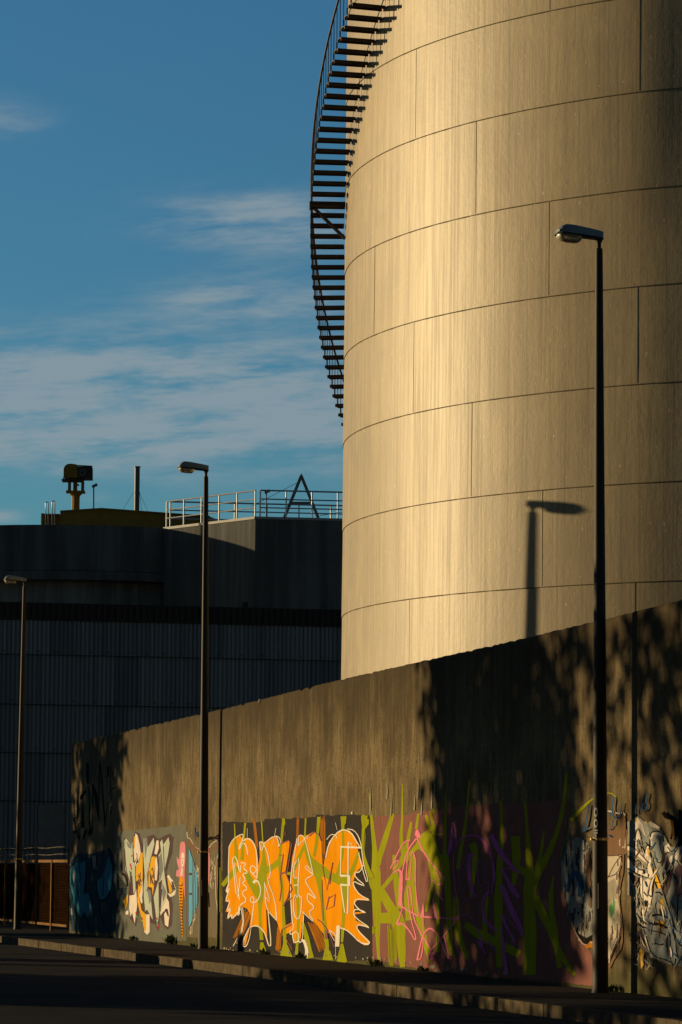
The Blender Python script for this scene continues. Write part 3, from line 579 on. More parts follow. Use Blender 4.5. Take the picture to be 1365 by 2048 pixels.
g.poly('lime', [(345, 560), (420, 612), (470, 560), (520, 470), (575, 430), (645, 490), (682, 640), (682, 1470), (650, 1470), (648, 1170), (606, 830), (570, 640), (500, 590), (440, 640), (400, 720), (370, 660)])
g.dry('lime', (270, 1230), (285, 1600), 70, 9); g.dry('lime', (120, 1250), (118, 1320), 24, 4); g.dry('lime', (600, 300), (640, 250), 30, 4)
PK = [([(430, 515), (385, 525), (340, 590), (262, 760)], 11), ([(280, 800, 10), (330, 765, 14), (355, 790, 28), (350, 900, 32), (345, 1075, 34)], 20), ([(290, 710), (330, 680), (322, 740), (285, 762)], 12), ([(345, 1075), (500, 1165)], 11), ([(365, 1090, 8), (340, 1180, 10), (310, 1240, 22), (370, 1222, 14), (440, 1310, 10), (465, 1365, 10), (487, 1365, 9), (430, 1170, 9), (405, 912, 9)], 10), ([(405, 912), (435, 910), (450, 1130), (480, 1240), (612, 1460)], 10), ([(415, 530), (396, 850)], 9), ([(392, 850), (432, 850)], 14), ([(430, 850), (442, 620)], 9), ([(450, 610), (480, 680), (470, 860), (500, 1165)], 10), ([(360, 800), (400, 610), (485, 500)], 12),
      ([(490, 500), (560, 650), (740, 862)], 12), ([(640, 800, 8), (660, 790, 10), (700, 920, 12), (612, 850, 8)], 9), ([(620, 900), (740, 1060), (640, 960)], 9), ([(515, 1168), (850, 1190)], 13), ([(850, 1170), (720, 1330), (600, 1460)], 11), ([(490, 1540), (530, 1350), (560, 1290), (610, 1258), (680, 1340), (750, 1525), (765, 1525), (720, 1330)], 13), ([(490, 1540), (525, 1530), (545, 1370), (540, 1180)], 9), ([(850, 1180), (800, 800), (800, 640)], 6)]
for pts, w in PK: g.line('pink', pts, w, 2)
for p in [[(480, 425), (500, 428), (525, 490), (495, 502), (470, 470)], [(515, 1172), (543, 1048), (552, 1172)], [(638, 1172), (615, 1010), (630, 1008), (664, 1172)], [(850, 1145), (850, 1200), (795, 1192)], [(575, 1500), (605, 1460), (640, 1482), (632, 1530), (595, 1545)]]: g.poly('pink', p)
VI = [([(780, 372), (815, 376), (826, 530)], 10), ([(790, 600), (860, 500), (960, 465), (1050, 500), (1120, 620), (1165, 820), (1120, 970)], 11), ([(1000, 470), (1060, 540), (1110, 640)], 8), ([(970, 640, 30), (930, 650, 34), (935, 850, 34), (960, 960, 30), (1000, 1002, 12)], 30), ([(845, 810), (890, 680), (940, 630)], 6), ([(800, 800), (850, 940), (890, 800)], 5), ([(1000, 680), (1020, 922), (1060, 880), (1105, 872), (1100, 950)], 7), ([(1000, 680), (1060, 740), (1100, 880)], 6), ([(1105, 950, 20), (1040, 1030, 20), (1060, 1190, 26), (1110, 1240, 24), (1170, 1290, 20)], 22), ([(1100, 960), (1050, 1000), (1045, 1030)], 5), ([(1120, 470, 44), (1210, 640, 44), (1300, 740, 40), (1365, 800, 10)], 40), ([(1215, 760, 20), (1300, 930, 44), (1358, 1005, 40)], 40), ([(1210, 760), (1260, 750), (1365, 790)], 10), ([(1215, 900, 44), (1280, 1080, 48), (1365, 1240, 44), (1390, 1330, 30)], 45), ([(1215, 1150, 30), (1250, 1250, 24), (1335, 1392, 20), (1300, 1372, 10)], 20), ([(1225, 1150), (1365, 1290)], 7), ([(1210, 1250, 18), (1225, 1450, 34), (1255, 1660, 30)], 40), ([(870, 1150), (960, 1165), (1030, 1330), (1060, 1480), (1090, 1490), (1000, 1370)], 8), ([(990, 1375), (1100, 1380), (1180, 1480)], 9), ([(865, 1080), (900, 1020), (1000, 1000)], 6)]
for pts, w in VI: g.line('violet', pts, w, 2)
g.poly('violet', [(783, 378), (792, 420), (800, 560), (750, 675), (755, 600)]); g.poly('violet', [(1125, 680), (1150, 730), (1165, 830), (1120, 970), (1135, 850)]); g.poly('violet', [(985, 1370), (1060, 1380), (1050, 1460)])
for i in range(26):
    x = R.uniform(110, 1300); y = 1520+(x-104)*.115+R.uniform(-18, 14); g.line('chipped', [(x, y), (x+R.uniform(-8, 10), y+R.uniform(6, 30))], R.uniform(6, 18), 0)
for i in range(8): g.line('bgrey', [(R.uniform(360, 660), 0+R.uniform(-20, 160)+i*6), ]*1+[(R.uniform(360, 660), 120+i*9)], 5, 0) if False else None
for x, y0, y1 in ((88, 60, 300), (232, 30, 160), (265, 120, 310), (495, -20, 160), (525, 180, 300), (612, 30, 250), (640, -10, 120), (465, 140, 260)): g.line('chipped', [(x, y0, 3), (x+3, (y0+y1)/2, 8), (x-2, y1, 12)], 12, 1)
g.done('lime green tree-like strokes and pink line drawings on a dusty pink ground')

# ---- faded right-hand piece
g = Piece(F8)
g.poly('bgrey', [(345, 700), (400, 560), (470, 480), (570, 520), (612, 640), (612, 1370), (560, 1400), (470, 1290), (400, 1100), (350, 900)], 8)
for i in range(130):
    x = R.uniform(365, 605); y = R.uniform(500, 1300)
    if x > 350+max(0, y-900)*.32: g.line(R.choice(['slate', 'ink', 'deep', 'chipped', 'mauve', 'brown', 'light']), [(x, y), (x+R.uniform(-10, 10), y+R.uniform(30, 120))], R.uniform(5, 16), 0)
g.line('bluetag', [(398, 940, 20), (420, 840, 30), (460, 775, 44), (505, 810, 40), (515, 900, 40), (500, 980, 30)], 36, 2); g.line('brown', [(580, 600, 30), (575, 800, 40), (590, 900, 20)], 30, 1)
g.poly('ink', [(475, 1280), (560, 1330), (610, 1300), (610, 1370), (560, 1392), (500, 1340)]); g.line('light', [(430, 1190), (480, 1310), (548, 1400), (612, 1360)], 9, 1); g.line('rust', [(555, 1410, 20), (600, 1380, 50), (620, 1400, 40)], 30, 0)
g.poly('brown', [(735, 400), (800, 380), (905, 420), (905, 620), (735, 640)], 8)
g.poly('light', [(735, 642), (850, 632), (858, 700), (830, 800), (830, 860), (848, 940), (835, 1010), (850, 1240), (790, 1420), (735, 1520)], 5)
g.poly('chipped', [(735, 860), (800, 830), (825, 900), (800, 1000), (735, 1040)], 5)
g.line('brown', [(866, 430, 22), (872, 750, 14), (838, 900, 12), (832, 1000, 9), (860, 1200, 10), (862, 1400, 16), (800, 1480, 18), (750, 1580, 24)], 14, 1)
for pts, w in [([(735, 640), (850, 632), (856, 700), (820, 790), (735, 820)], 8), ([(850, 640), (790, 720), (745, 815)], 8), ([(830, 800), (838, 860), (812, 960)], 9), ([(845, 1240), (842, 1330), (795, 1410), (760, 1500)], 9), ([(830, 1260), (800, 1360), (770, 1430)], 6)]: g.line('mauve', pts, w, 1)
for x, y in ((800, 735), (785, 765), (815, 1345), (800, 1375), (785, 1400)): g.line('light', [(x-8, y+8), (x+8, y-8)], 10, 0)
g.poly('green', [(750, 1070), (790, 990), (805, 1030), (798, 1090), (770, 1175), (755, 1140)], 6)
for i in range(26): g.line(R.choice(['chipped', 'rust', 'light', 'brown', 'mauve']), [(740+R.uniform(0, 110), 660+R.uniform(0, 800))]*1+[(745+R.uniform(0, 110), 700+R.uniform(0, 820))], R.uniform(3, 8), 0) if False else g.line(R.choice(['chipped', 'light', 'brown', 'mauve', 'light']), [(x_ := 745+R.uniform(0, 95), y_ := 660+R.uniform(0, 780)), (x_+R.uniform(-9, 9), y_+R.uniform(30, 110))], R.uniform(4, 12), 0)
for i in range(24): g.line('light', [(850+R.uniform(-20, 40), 280+R.uniform(0, 260)), (855+R.uniform(-20, 40), 320+R.uniform(0, 270))], R.uniform(4, 9), 0)
g.line('brown', [(862, 280, 40), (868, 420, 46), (862, 560, 36)], 40, 1); g.line('light', [(740, 262), (790, 270), (830, 285), (870, 272), (885, 300)], 12, 1)
# right of the pole's shadow
g.poly('bgrey', [(906, 360), (950, 330), (990, 312), (1060, 360), (1100, 345), (1200, 440), (1240, 520), (1285, 570), (1364, 450), (1500, 430), (1500, 1580), (1300, 1560), (1120, 1500), (1050, 1330), (1000, 1220), (950, 1000), (906, 960)], 7)
g.poly('slate', [(1110, 1130), (1240, 1120), (1500, 1000), (1500, 1580), (1310, 1560), (1130, 1500), (1060, 1280)], 5)
CRM = [[(966, 560), (975, 450), (992, 405), (1010, 430), (1045, 620), (1030, 640), (975, 590)], [(906, 560), (945, 560), (1080, 690), (1082, 760), (1000, 690), (906, 640)], [(906, 660), (945, 690), (1075, 790), (1078, 825), (1000, 790), (906, 740)], [(1010, 770), (1035, 790), (1032, 1010), (1055, 1260), (1038, 1240), (1008, 1000)], [(1060, 560), (1080, 545), (1095, 600), (1120, 820), (1095, 860), (1050, 640)], [(1095, 470), (1120, 430), (1195, 450), (1200, 470), (1125, 460), (1108, 500), (1112, 580)], [(1035, 850), (1080, 830), (1110, 860), (1115, 960), (1095, 1060), (1050, 1150), (1040, 1000)],
       [(960, 360), (990, 320), (1030, 370), (1060, 480), (1000, 400), (975, 420)], [(1085, 360), (1100, 345), (1180, 400), (1170, 420), (1100, 390)], [(1210, 560), (1250, 540), (1280, 620), (1240, 600), (1205, 640)], [(1260, 650), (1285, 630), (1270, 740), (1225, 900), (1215, 860)], [(1300, 600), (1364, 480), (1440, 470), (1364, 560), (1310, 700)], [(1045, 1320), (1065, 1300), (1120, 1490), (1100, 1500)]]
for p in CRM: g.poly('cream', p)
g.poly('chipped', [(906, 590), (945, 600), (1075, 710), (1072, 760), (1000, 700), (906, 640)]); g.poly('slate', [(985, 560), (997, 490), (1025, 590), (1018, 610)]); g.poly('slate', [(1120, 500), (1190, 475), (1205, 560), (1190, 650), (1150, 690), (1120, 600)], 4)
for p in [[(1068, 590), (1085, 565), (1100, 640), (1090, 670)], [(1090, 830), (1115, 800), (1125, 920), (1105, 930)], [(1130, 740), (1150, 760), (1200, 900), (1170, 920), (1140, 870)], [(1006, 1380), (1048, 1375), (1035, 1560), (1020, 1590)], [(1160, 1180), (1210, 1190), (1200, 1260), (1165, 1250)], [(1180, 1010), (1205, 1000), (1215, 1090), (1190, 1110)], [(960, 350), (985, 330), (985, 355)], [(1050, 350), (1068, 350), (1060, 375)], [(950, 960), (965, 1000), (955, 1080)]]: g.poly('ochre', p)
for p in [[(906, 770), (945, 780), (990, 820), (985, 910), (960, 890)], [(1240, 640), (1290, 760), (1260, 900), (1220, 1000), (1200, 800)], [(1300, 760), (1364, 640), (1500, 700), (1500, 900), (1330, 980)], [(980, 1290), (1020, 1250), (1050, 1330), (1010, 1370)]]: g.poly('mauve', p, 4)
INK = [([(966, 560), (975, 450), (992, 405), (1012, 440), (1048, 630), (1060, 560), (1080, 545)], 7), ([(983, 565), (998, 480), (1030, 600), (1018, 612), (985, 570)], 7), ([(906, 545), (945, 560), (985, 590), (1085, 700)], 8), ([(906, 640), (950, 655), (975, 690), (1000, 670), (1030, 720), (1060, 750)], 9), ([(906, 745), (945, 765), (1000, 795), (1078, 828), (1085, 790)], 8), ([(1005, 790), (1000, 910), (960, 890), (945, 800)], 8), ([(1008, 800), (1008, 1000), (1040, 1240), (1055, 1300)], 7), ([(1032, 800), (1034, 1000), (1055, 1150)], 5), ([(1090, 580), (1095, 460), (1120, 430), (1200, 440), (1208, 520)], 9), ([(1090, 580), (1140, 760), (1200, 920), (1250, 1080), (1310, 1260)], 11), ([(1118, 700), (1128, 900), (1100, 1050)], 6), ([(1042, 940), (1070, 980), (1085, 960), (1105, 990), (1118, 940)], 9), ([(1140, 950), (1170, 940), (1200, 970)], 12), ([(1110, 1140), (1180, 1130), (1245, 1160)], 16), ([(1100, 1205), (1170, 1210), (1240, 1245)], 20), ([(1075, 1260), (1180, 1280), (1240, 1310)], 10), ([(1112, 1380), (1150, 1375), (1180, 1390), (1210, 1375), (1235, 1400)], 10), ([(1060, 1310), (1110, 1480), (1260, 1520), (1300, 1570), (1310, 1500)], 8), ([(1260, 1290), (1270, 1500)], 7), ([(1280, 1250), (1310, 1330), (1318, 1480), (1364, 1490)], 7), ([(1240, 560), (1280, 620), (1364, 480)], 8), ([(1205, 640), (1250, 600), (1290, 640), (1364, 500)], 7), ([(1225, 900), (1260, 760), (1300, 680)], 8), ([(1330, 960), (1320, 1200)], 7), ([(1290, 660), (1364, 720), (1500, 640)], 9), ([(1150, 690), (1180, 700), (1200, 660), (1210, 560)], 7), ([(1200, 780), (1215, 860), (1200, 940)], 9)]
for pts, w in INK: g.line('ink', pts, w, 1)
for i in range(150):
    x = R.uniform(912, 1364); y = R.uniform(430, 1520)
    if y < 640 and x > 1200 and R.random() < .5: continue
    c = R.choice(['cream', 'slate', 'ink', 'ink', 'chipped', 'bgrey', 'light', 'slate', 'bluetag', 'brown']); l = R.uniform(40, 150); a = R.choice([1.2, 1.45, 1.75, 2.1, .6])
    g.line(c, [(x, y), (x+l*cos(a)*.6+R.uniform(-14, 14), y+l*.5), (x+l*cos(a)+R.uniform(-14, 14), y+l*sin(a))], R.uniform(4, 13), 1, True)
g.blob('ink', [(1045, 1030), (1055, 1000), (1068, 1030), (1062, 1070), (1050, 1065)], 1)
for pts, w in [([(985, 200), (970, 290), (990, 275)], 9), ([(1012, 150), (1008, 250), (1030, 230)], 9), ([(1040, 190), (1025, 270)], 9), ([(1075, 110), (1055, 190), (1075, 200), (1060, 260), (1040, 250)], 12), ([(790, 140), (775, 260), (800, 330), (830, 300)], 14), ([(860, 190), (840, 330), (810, 320)], 9), ([(745, 270), (770, 310)], 8), ([(790, 330), (775, 410), (745, 420)], 10), ([(740, 460), (765, 480)], 12), ([(580, 210), (560, 370), (530, 430)], 14), ([(530, 435), (590, 400)], 12)]: g.line('bluetag', pts, w, 1)
for pts, w in [([(1205, 270, 30), (1230, 310, 40), (1280, 320, 34)], 34), ([(1275, 330), (1285, 420), (1272, 500)], 16), ([(1300, 320), (1310, 480), (1325, 470), (1320, 330)], 18), ([(1345, 250), (1355, 400), (1340, 560)], 24), ([(1380, 240), (1420, 420), (1400, 620)], 28)]: g.line('brown' if w == 0 else 'tblack', pts, w, 1)
g.poly('rust', [(1275, 340), (1295, 340), (1292, 470), (1278, 480)])
g.done('faded cream, blue-grey and ochre graffiti with black outlines at the near end of the wall')


# ------------------------------------------------------------------ the storage tank
TS = 81.88/75.0; TR = 12.158*TS; TC = Vector((12.197*TS, 75*TS, 0))
tank = thing('storage_tank', 'huge pale cylindrical storage tank with riveted rings rising behind the graffiti wall', 'tank', TC)
rh = [EYE+h*TS for h in (5.202, 6.981, 8.768, 10.543, 12.316, 14.103)]
sp = (rh[-1]-rh[0])/5
levels = [rh[0]-3*sp-.2]+[rh[0]-2*sp, rh[0]-sp]+rh+[rh[-1]+sp*i for i in (1, 2, 3)]
levels[0] = -.28
def tang(px, py):
    """angle on the tank (0 = left silhouette, growing towards the camera) and height"""
    d = ray(px, py); a = d.x**2+d.y**2; b = -2*(d.x*TC.x+d.y*TC.y); c = TC.x**2+TC.y**2-TR**2
    D = max(0, b*b-4*a*c); t = (-b-sqrt(D))/(2*a); p = d*t
    return atan2(-(p.y-TC.y), -(p.x-TC.x)), EYE+d.z*t
def tpt(al, r, z): return Vector((-r*cos(al), -r*sin(al), z))
mb = MB(); NS = 900
A0, A1 = tang(1265, 350)[0], tang(1400, 350)[0]
def dent(al, z):
    if al < A0 or al > A1+.5: return 0
    f = min(1, (al-A0)/(A1-A0)); f = f*f*(3-2*f)*(1 if al < A1 else max(0, 1-(al-A1)/.5))
    h = max(0, min(1, (z-13.4)/3.0)); return .10*f*(.38+.62*h*h*(3-2*h))
def tr_(al, z):
    q = Vector((al*TR*.45, z*.35, 1.7)); return TR-dent(al, z)+.006*noise.noise(q)+.004*noise.noise(q*2.3)
for i in range(len(levels)-1):
    z0, z1 = levels[i], levels[i+1]; rows = 5; vs = []; fs = []; uvs = []
    for j in range(rows+1):
        z = z0+(z1-z0)*j/rows; lip = .012*(1-j/rows)
        for k in range(NS+1):
            al = 2*pi*k/NS-pi
            kk = al if k < NS else -pi
            vs.append(tpt(al, tr_(kk, z+(.0 if j < rows else -.0))+lip, z)); uvs.append((al*TR, z))
    for j in range(rows):
        for k in range(NS): o = j*(NS+1)+k; fs.append((o+1, o, o+NS+1, o+NS+2))
    mb.add(vs, fs, 0, uvs)
shell = mb.build('shell', [MT['tank']], tank, True)
mb = MB()
for z in levels[1:-1]:          # dark lap joint under every course
    vs = []; fs = []; n = 700
    for k in range(n):
        al = 2*pi*k/n; w = .006+.007*noise.noise(Vector((al*40, z, 0)))+.003*R.random()
        for dz in (-w-.006, w*.4):
            vs.append(tpt(al, tr_(al if al < pi else al-2*pi, z)+.014, z+dz))
    for k in range(n): a = 2*k; b = 2*((k+1) % n); fs.append((b, a, a+1, b+1))
    mb.add(vs, fs)
lpart(mb, 'ring_joint', MT['seam'], tank)
seams = [((833, 190), 6, 7), ((1280, 90), 6, 7), ((953.5, 330), 5, 6), ((1099, 500), 4, 5), ((750, 570), 4, 5), ((828, 740), 3, 4), ((1276, 670), 3, 4), ((944.5, 900), 2, 3), ((1085.5, 1080), 1, 2), ((820, 1250), 0, 1), ((1271, 1190), 0, 1), ((1101, 10), 7, 8)]
for (p, a, b) in seams:
    mb = MB()
    al, z = tang(*p); zz = rh+[rh[-1]+sp, rh[-1]+2*sp, rh[-1]+3*sp]
    hi = zz[a]-.015; lo = (zz[a-1] if a > 0 else rh[0]-sp)+.02
    if a < b: lo, hi = ([rh[0]-sp]+zz)[a]+.02, ([rh[0]-sp]+zz)[b]-.02
    c = tpt(al, tr_(al, (lo+hi)/2)+.006, (lo+hi)/2); rot = Matrix.Rotation(al, 3, 'Z')
    bx = []
    for z_, rr in ((lo, TR+.012), (hi, TR+.0005)):
        r0 = tr_(al, z_)-TR+rr
        for a_, q_ in ((-.0004, -.01), (-.0004, .0045), (.0004, .0045), (.0004, -.01)): bx.append(tpt(al+a_, r0+q_, z_))
    mb.add(bx, [(0, 1, 2, 3), (7, 6, 5, 4), (0, 4, 5, 1), (1, 5, 6, 2), (2, 6, 7, 3), (3, 7, 4, 0)]); lpart(mb, 'plate_seam', MT['seamv'], tank)
# roof
mb = MB(); mb.lathe((0, 0, levels[-1]), [(TR+.05, -.02), (TR+.05, .15), (TR*.5, 1.0), (.2, 1.5)], 90); lpart(mb, 'roof', MT['tank'], tank)

# ------------------------------------------------------------------ spiral stair
SW = .80
stair = thing('spiral_staircase', 'dark steel staircase winding up the left side of the pale tank', 'staircase', TC)
DA = radians(.985)
def sal(k): return (k-18.55)*DA
zk0 = None
def px_h(px, py, al):
    p = TC+tpt(al, TR+SW, 0); return at(px, py, p.y).z
z_a, z_b = px_h(683, 828, sal(0)), px_h(624, 427, sal(20))
RISE = (z_b-z_a)/20
def sz(k): return z_a+RISE*k
KLO, KHI = -4, 45
def rail_pt(k, h=1.0): return tpt(sal(k), TR+SW-.02, sz(k)+h)
for k in range(KLO, KHI+1):
    al = sal(k); z = sz(k)
    if k == 21: continue
    mb = MB(); h = DA*.56
    for (dz0, dz1, aa, ab) in ((-.015, 0, al-h, al+h), (-.075, -.015, al-h, al-h+DA*.10), (-.075, -.015, al+h-DA*.10, al+h)):
        vs = [tpt(a, r, z+d) for d in (dz0, dz1) for (a, r) in ((aa, TR+.03), (ab, TR+.03), (ab, TR+SW), (aa, TR+SW))]
        mb.add(vs, [(0, 1, 2, 3), (7, 6, 5, 4), (0, 4, 5, 1), (1, 5, 6, 2), (2, 6, 7, 3), (3, 7, 4, 0)])
    lpart(mb, 'tread', MT['stair'], stair)
# landing with its two struts
mb = MB(); al0, al1 = sal(20.55), sal(21.6); z = sz(21)
for (dz0, dz1, ra, rb) in ((-.02, .02, TR+.02, TR+SW+.03), (-.14, -.02, TR+SW-.02, TR+SW+.03)):
    vs = [tpt(a, r, z+d) for d in (dz0, dz1) for (a, r) in ((al0, ra), (al1, ra), (al1, rb), (al0, rb))]
    mb.add(vs, [(0, 1, 2, 3), (7, 6, 5, 4), (0, 4, 5, 1), (1, 5, 6, 2), (2, 6, 7, 3), (3, 7, 4, 0)])
for a in (al0, al1):
    mb.tube([tpt(a, TR+.02, z-.07), tpt(a, TR+SW, z-.07)], .045, 6)
lpart(mb, 'landing', MT['stair'], stair)
for a in (al0+.002, al1-.002):
    mb = MB(); mb.tube([tpt(a, TR+SW-.04, z-.08), tpt(a, TR+.02, z-.80)], .028, 6); lpart(mb, 'brace', MT['stair'], stair)
for k in range(KLO, KHI+1):
    mb = MB(); b = rail_pt(k, -.08)
    mb.tube([b, rail_pt(k, .16)], .020, 6); mb.tube([rail_pt(k, .16), rail_pt(k, 1.0)], .0105, 6)
    lpart(mb, 'baluster', MT['stair'], stair)
mb = MB(); mb.tube([rail_pt(k/2, 1.0) for k in range(2*KLO, 2*KHI+1)], .026, 8); lpart(mb, 'handrail', MT['stair'], stair, True)

# ------------------------------------------------------------------ street lamps
HD = WN.copy()
def lamp_at(base, H, label, marks=False):
    t = thing('street_lamp', label, 'street lamp', base, 'street lamps along the wall')
    Hm = Matrix.Rotation(atan2(HD.y, HD.x), 3, 'Z')
    S = H/10.18
    mb = MB(); prof = [(.125, -.02), (.118, .02), (.108, .06), (.103, 2.0), (.098, 2.4), (.053, 10.10), (.050, 10.18), (.030, 10.185)]
    mb.lathe((0, 0, 0), prof, 20); mb.v = [tuple(Vector(v)*S) for v in mb.v]; flatsmooth(lpart(mb, 'pole', MT['pole'], t))
    mb = MB(); mb.lathe((0, 0, 10.18), [(.032, 0), (.030, .07), (.05, .11), (.055, .16)], 14); mb.v = [tuple(Vector(v)*S) for v in mb.v]
    flatsmooth(lpart(mb, 'neck', MT['pole'], t))
    mb = MB(); mb.lathe((0, 0, 2.05), [(.108, 0), (.110, .005), (.110, .03), (.108, .035)], 18)
    mb.box(Hm @ Vector((.122, 0, 2.067)), (.03, .05, .03), 0, Hm); mb.v = [tuple(Vector(v)*S) for v in mb.v]
    lpart(mb, 'clamp_band', MT['bandm'], t)
    mb = MB(); mb.box(Hm @ Vector((.012, .096, 1.3)), (.10, .02, .34), 0, Hm); mb.v = [tuple(Vector(v)*S) for v in mb.v]
    lpart(mb, 'access_door', MT['pole'], t)
    # housing : cross-sections along x (towards the street)
    tilt = Matrix.Rotation(-radians(4.0), 3, 'Y'); org = Vector((0, 0, 10.33))
    mb = MB(); sec = [(-.045, .055, .005, .092), (.0, .075, .0, .100), (.12, .10, .0, .112), (.38, .135, .0, .132), (.50, .13, .0, .132), (.565, .115, .005, .10), (.60, .09, .01, .05)]
    vs = []; fs = []; n = 8
    for (x, w, z0, z1) in sec:
        for (y, z) in ((-w, z0), (-w, z0+(z1-z0)*.55), (-w*.86, z1-.015), (-w*.4, z1), (w*.4, z1), (w*.86, z1-.015), (w, z0+(z1-z0)*.55), (w, z0)): vs.append((x, y, z))
    for i in range(len(sec)-1):
        for k in range(n): fs.append((i*n+k, i*n+(k+1) % n, (i+1)*n+(k+1) % n, (i+1)*n+k))
    fs += [tuple(range(n)), tuple(range((len(sec)-1)*n, len(sec)*n))]; mb.add(vs, fs)
    mb.v = [tuple((Hm @ (tilt @ Vector(v))+org)*S) for v in mb.v]; hd = flatsmooth(lpart(mb, 'lamp_head', MT['head'], t), 30)
    mb = MB(); vs = []; fs = []
    for (x0, x1, w, z) in ((.235, .625, .142, .002), (.235, .625, .142, -.022), (.245, .61, .13, -.024)):
        vs += [(x0, -w, z), (x1-.05, -w, z), (x1, -w*.6, z), (x1, w*.6, z), (x1-.05, w, z), (x0, w, z)]
    for i in range(2):
        for k in range(6): fs.append((i*6+k, i*6+(k+1) % 6, (i+1)*6+(k+1) % 6, (i+1)*6+k))
    fs.append((0, 1, 2, 3, 4, 5)); mb.add(vs, fs); mb.box((.09, 0, -.014), (.28, .13, .024))
    mb.v = [tuple((Hm @ (tilt @ Vector(v))+org)*S) for v in mb.v]; lpart(mb, 'rim', MT['ydark'], hd)
    mb = MB(); vs = []; fs = []; n = 14
    for (sx, z) in ((1, -.026), (.97, -.05), (.86, -.085), (.66, -.108), (.3, -.115)):
        for k in range(n):
            a = 2*pi*k/n; ca, sa = cos(a), sin(a)
            ex = abs(ca)**.6*(1 if ca > 0 else -1); ey = abs(sa)**.6*(1 if sa > 0 else -1)
            vs.append((.425+.18*sx*ex, .122*sx*ey, z))
    for i in range(4):
        for k in range(n): fs.append((i*n+k, i*n+(k+1) % n, (i+1)*n+(k+1) % n, (i+1)*n+k))
    fs.append(tuple(range(4*n, 5*n))); mb.add(vs, fs)
    mb.v = [tuple((Hm @ (tilt @ Vector(v))+org)*S) for v in mb.v]; lpart(mb, 'glass_bowl', MT['glass'], hd, True)
    if marks:
        mb = MB()
        def cyl(a, z, r=.1055): return Hm @ Vector((r*cos(a), r*sin(a), z))
        a0 = radians(38)
        def ring(zc, hz, wa):
            n = 18; vs = []; fs = []
            for k in range(n):
                th = 2*pi*k/n
                for q in (1, .55): vs.append(cyl(a0+wa*q*cos(th), zc+hz*q*sin(th)))
            for k in range(n): a = 2*k; b = 2*((k+1) % n); fs.append((a, b, b+1, a+1))
            mb.add(vs, fs)
        ring(2.43, .065, .30); ring(2.28, .06, .30)
        for z in (2.175, 2.14): mb.add([cyl(a0-.25, z), cyl(a0+.25, z), cyl(a0+.25, z+.018), cyl(a0-.25, z+.018)], [(0, 1, 2, 3)])
        mb.add([cyl(a0-.08, 2.09), cyl(a0+.08, 2.09), cyl(a0+.08, 2.13), cyl(a0-.08, 2.13)], [(0, 1, 2, 3)])
        mb.v = [tuple(Vector(v)*S) for v in mb.v]; lpart(mb, 'number_marking', MT['white'], t)
    return t
def hfrom(base, px, py):
    d = ray(px, py); k = hypot(base.x, base.y)/hypot(d.x, d.y); return EYE+d.z*k
bR, bM, bL = gnd(1201.6, 1986), gnd(406.5, 1897.9), gnd(34.8, 1859)
LR = lamp_at(bR, hfrom(bR, 1198.8, 497), 'tall street lamp with white numbers on its pole, in front of the big tank', True)
LM = lamp_at(bM, hfrom(bM, 411, 953), 'middle street lamp, before the wall beside the orange graffiti, head against the sky')
LL = lamp_at(bL, hfrom(bL, 47.4, 1173), 'farthest street lamp, by the brown slatted fence, before the corrugated hall')
for l_, a_ in ((LR, -.21), (LM, -.36), (LL, .2)): l_.rotation_euler.y = radians(a_)      # none of the posts is quite plumb

# ------------------------------------------------------------------ brown fence beyond the wall's end
fence = thing('slatted_fence', 'low brown slatted metal fence with ochre frame past the far end of the wall', 'fence', wpt(U_END+.3, 0, 0), rz=atan2(WD.y, WD.x))
FH = 1.84
posts = [wu(onwall(104, 1860)), wu(onwall(74, 1860)), wu(onwall(40, 1856)), wu(onwall(11, 1850))]
f0 = U_END+.25; posts = posts+[posts[-1]+3.0*i for i in range(1, 7)]; f1 = posts[-1]
for u in posts:
    mb = MB(); mb.box(wpt(u, .02, FH/2), (.11, .06, FH), 0, rotw); part(mb, 'post', MT['fframe'], fence)
us = [f0]+posts
for a, b in zip(us, us[1:]):
    mb = MB(); nz = 22
    for i in range(nz):
        z = .20+(FH-.28)*i/nz; mb.box(wpt((a+b)/2, -.03, z+.012), (b-a-.12, .02, .048), 0, rotw)
    mb.box(wpt((a+b)/2, -.07, FH/2+.05), (b-a-.12, .02, FH-.25))if False else None
    part(mb, 'slat_panel', MT['fslat'], fence)
    mb = MB()
    mb.box(wpt((a+b)/2, .0, FH-.03), (b-a-.115, .05, .07), 0, rotw); part(mb, 'top_rail', MT['fframe'], fence)
    mb = MB(); mb.box(wpt((a+b)/2, .0, .17), (b-a-.115, .05, .06), 0, rotw); part(mb, 'bottom_rail', MT['fframe'], fence)
    mb = MB(); mb.box(wpt((a+b)/2, -.09, FH/2+.06), (b-a-.12, .012, FH-.3), 0, rotw); part(mb, 'backing_sheet', MT['fslat'], fence)
for j, z in enumerate((FH+.14, FH+.32)):
    mb = MB(); pts = [wpt(f0+(f1-f0)*i/60, .03+.03*j, z+.012*sin(i*.7)) for i in range(61)]; mb.tube(pts, .006, 5)
    for i in range(2, 60, 2):
        p = pts[i]; mb.tube([p+Vector((0, 0, -.025)), p+Vector((.01, .01, .025))], .006, 4)
    part(mb, 'barbed_wire', MT['wire'], fence)
for u in posts[1::2]:
    mb = MB(); mb.tube([wpt(u-.05, -.2, FH+.4), wpt(u, 0, FH+.02), wpt(u, .18, FH+.4)], .018, 5); part(mb, 'wire_arm', MT['ydark'], fence)
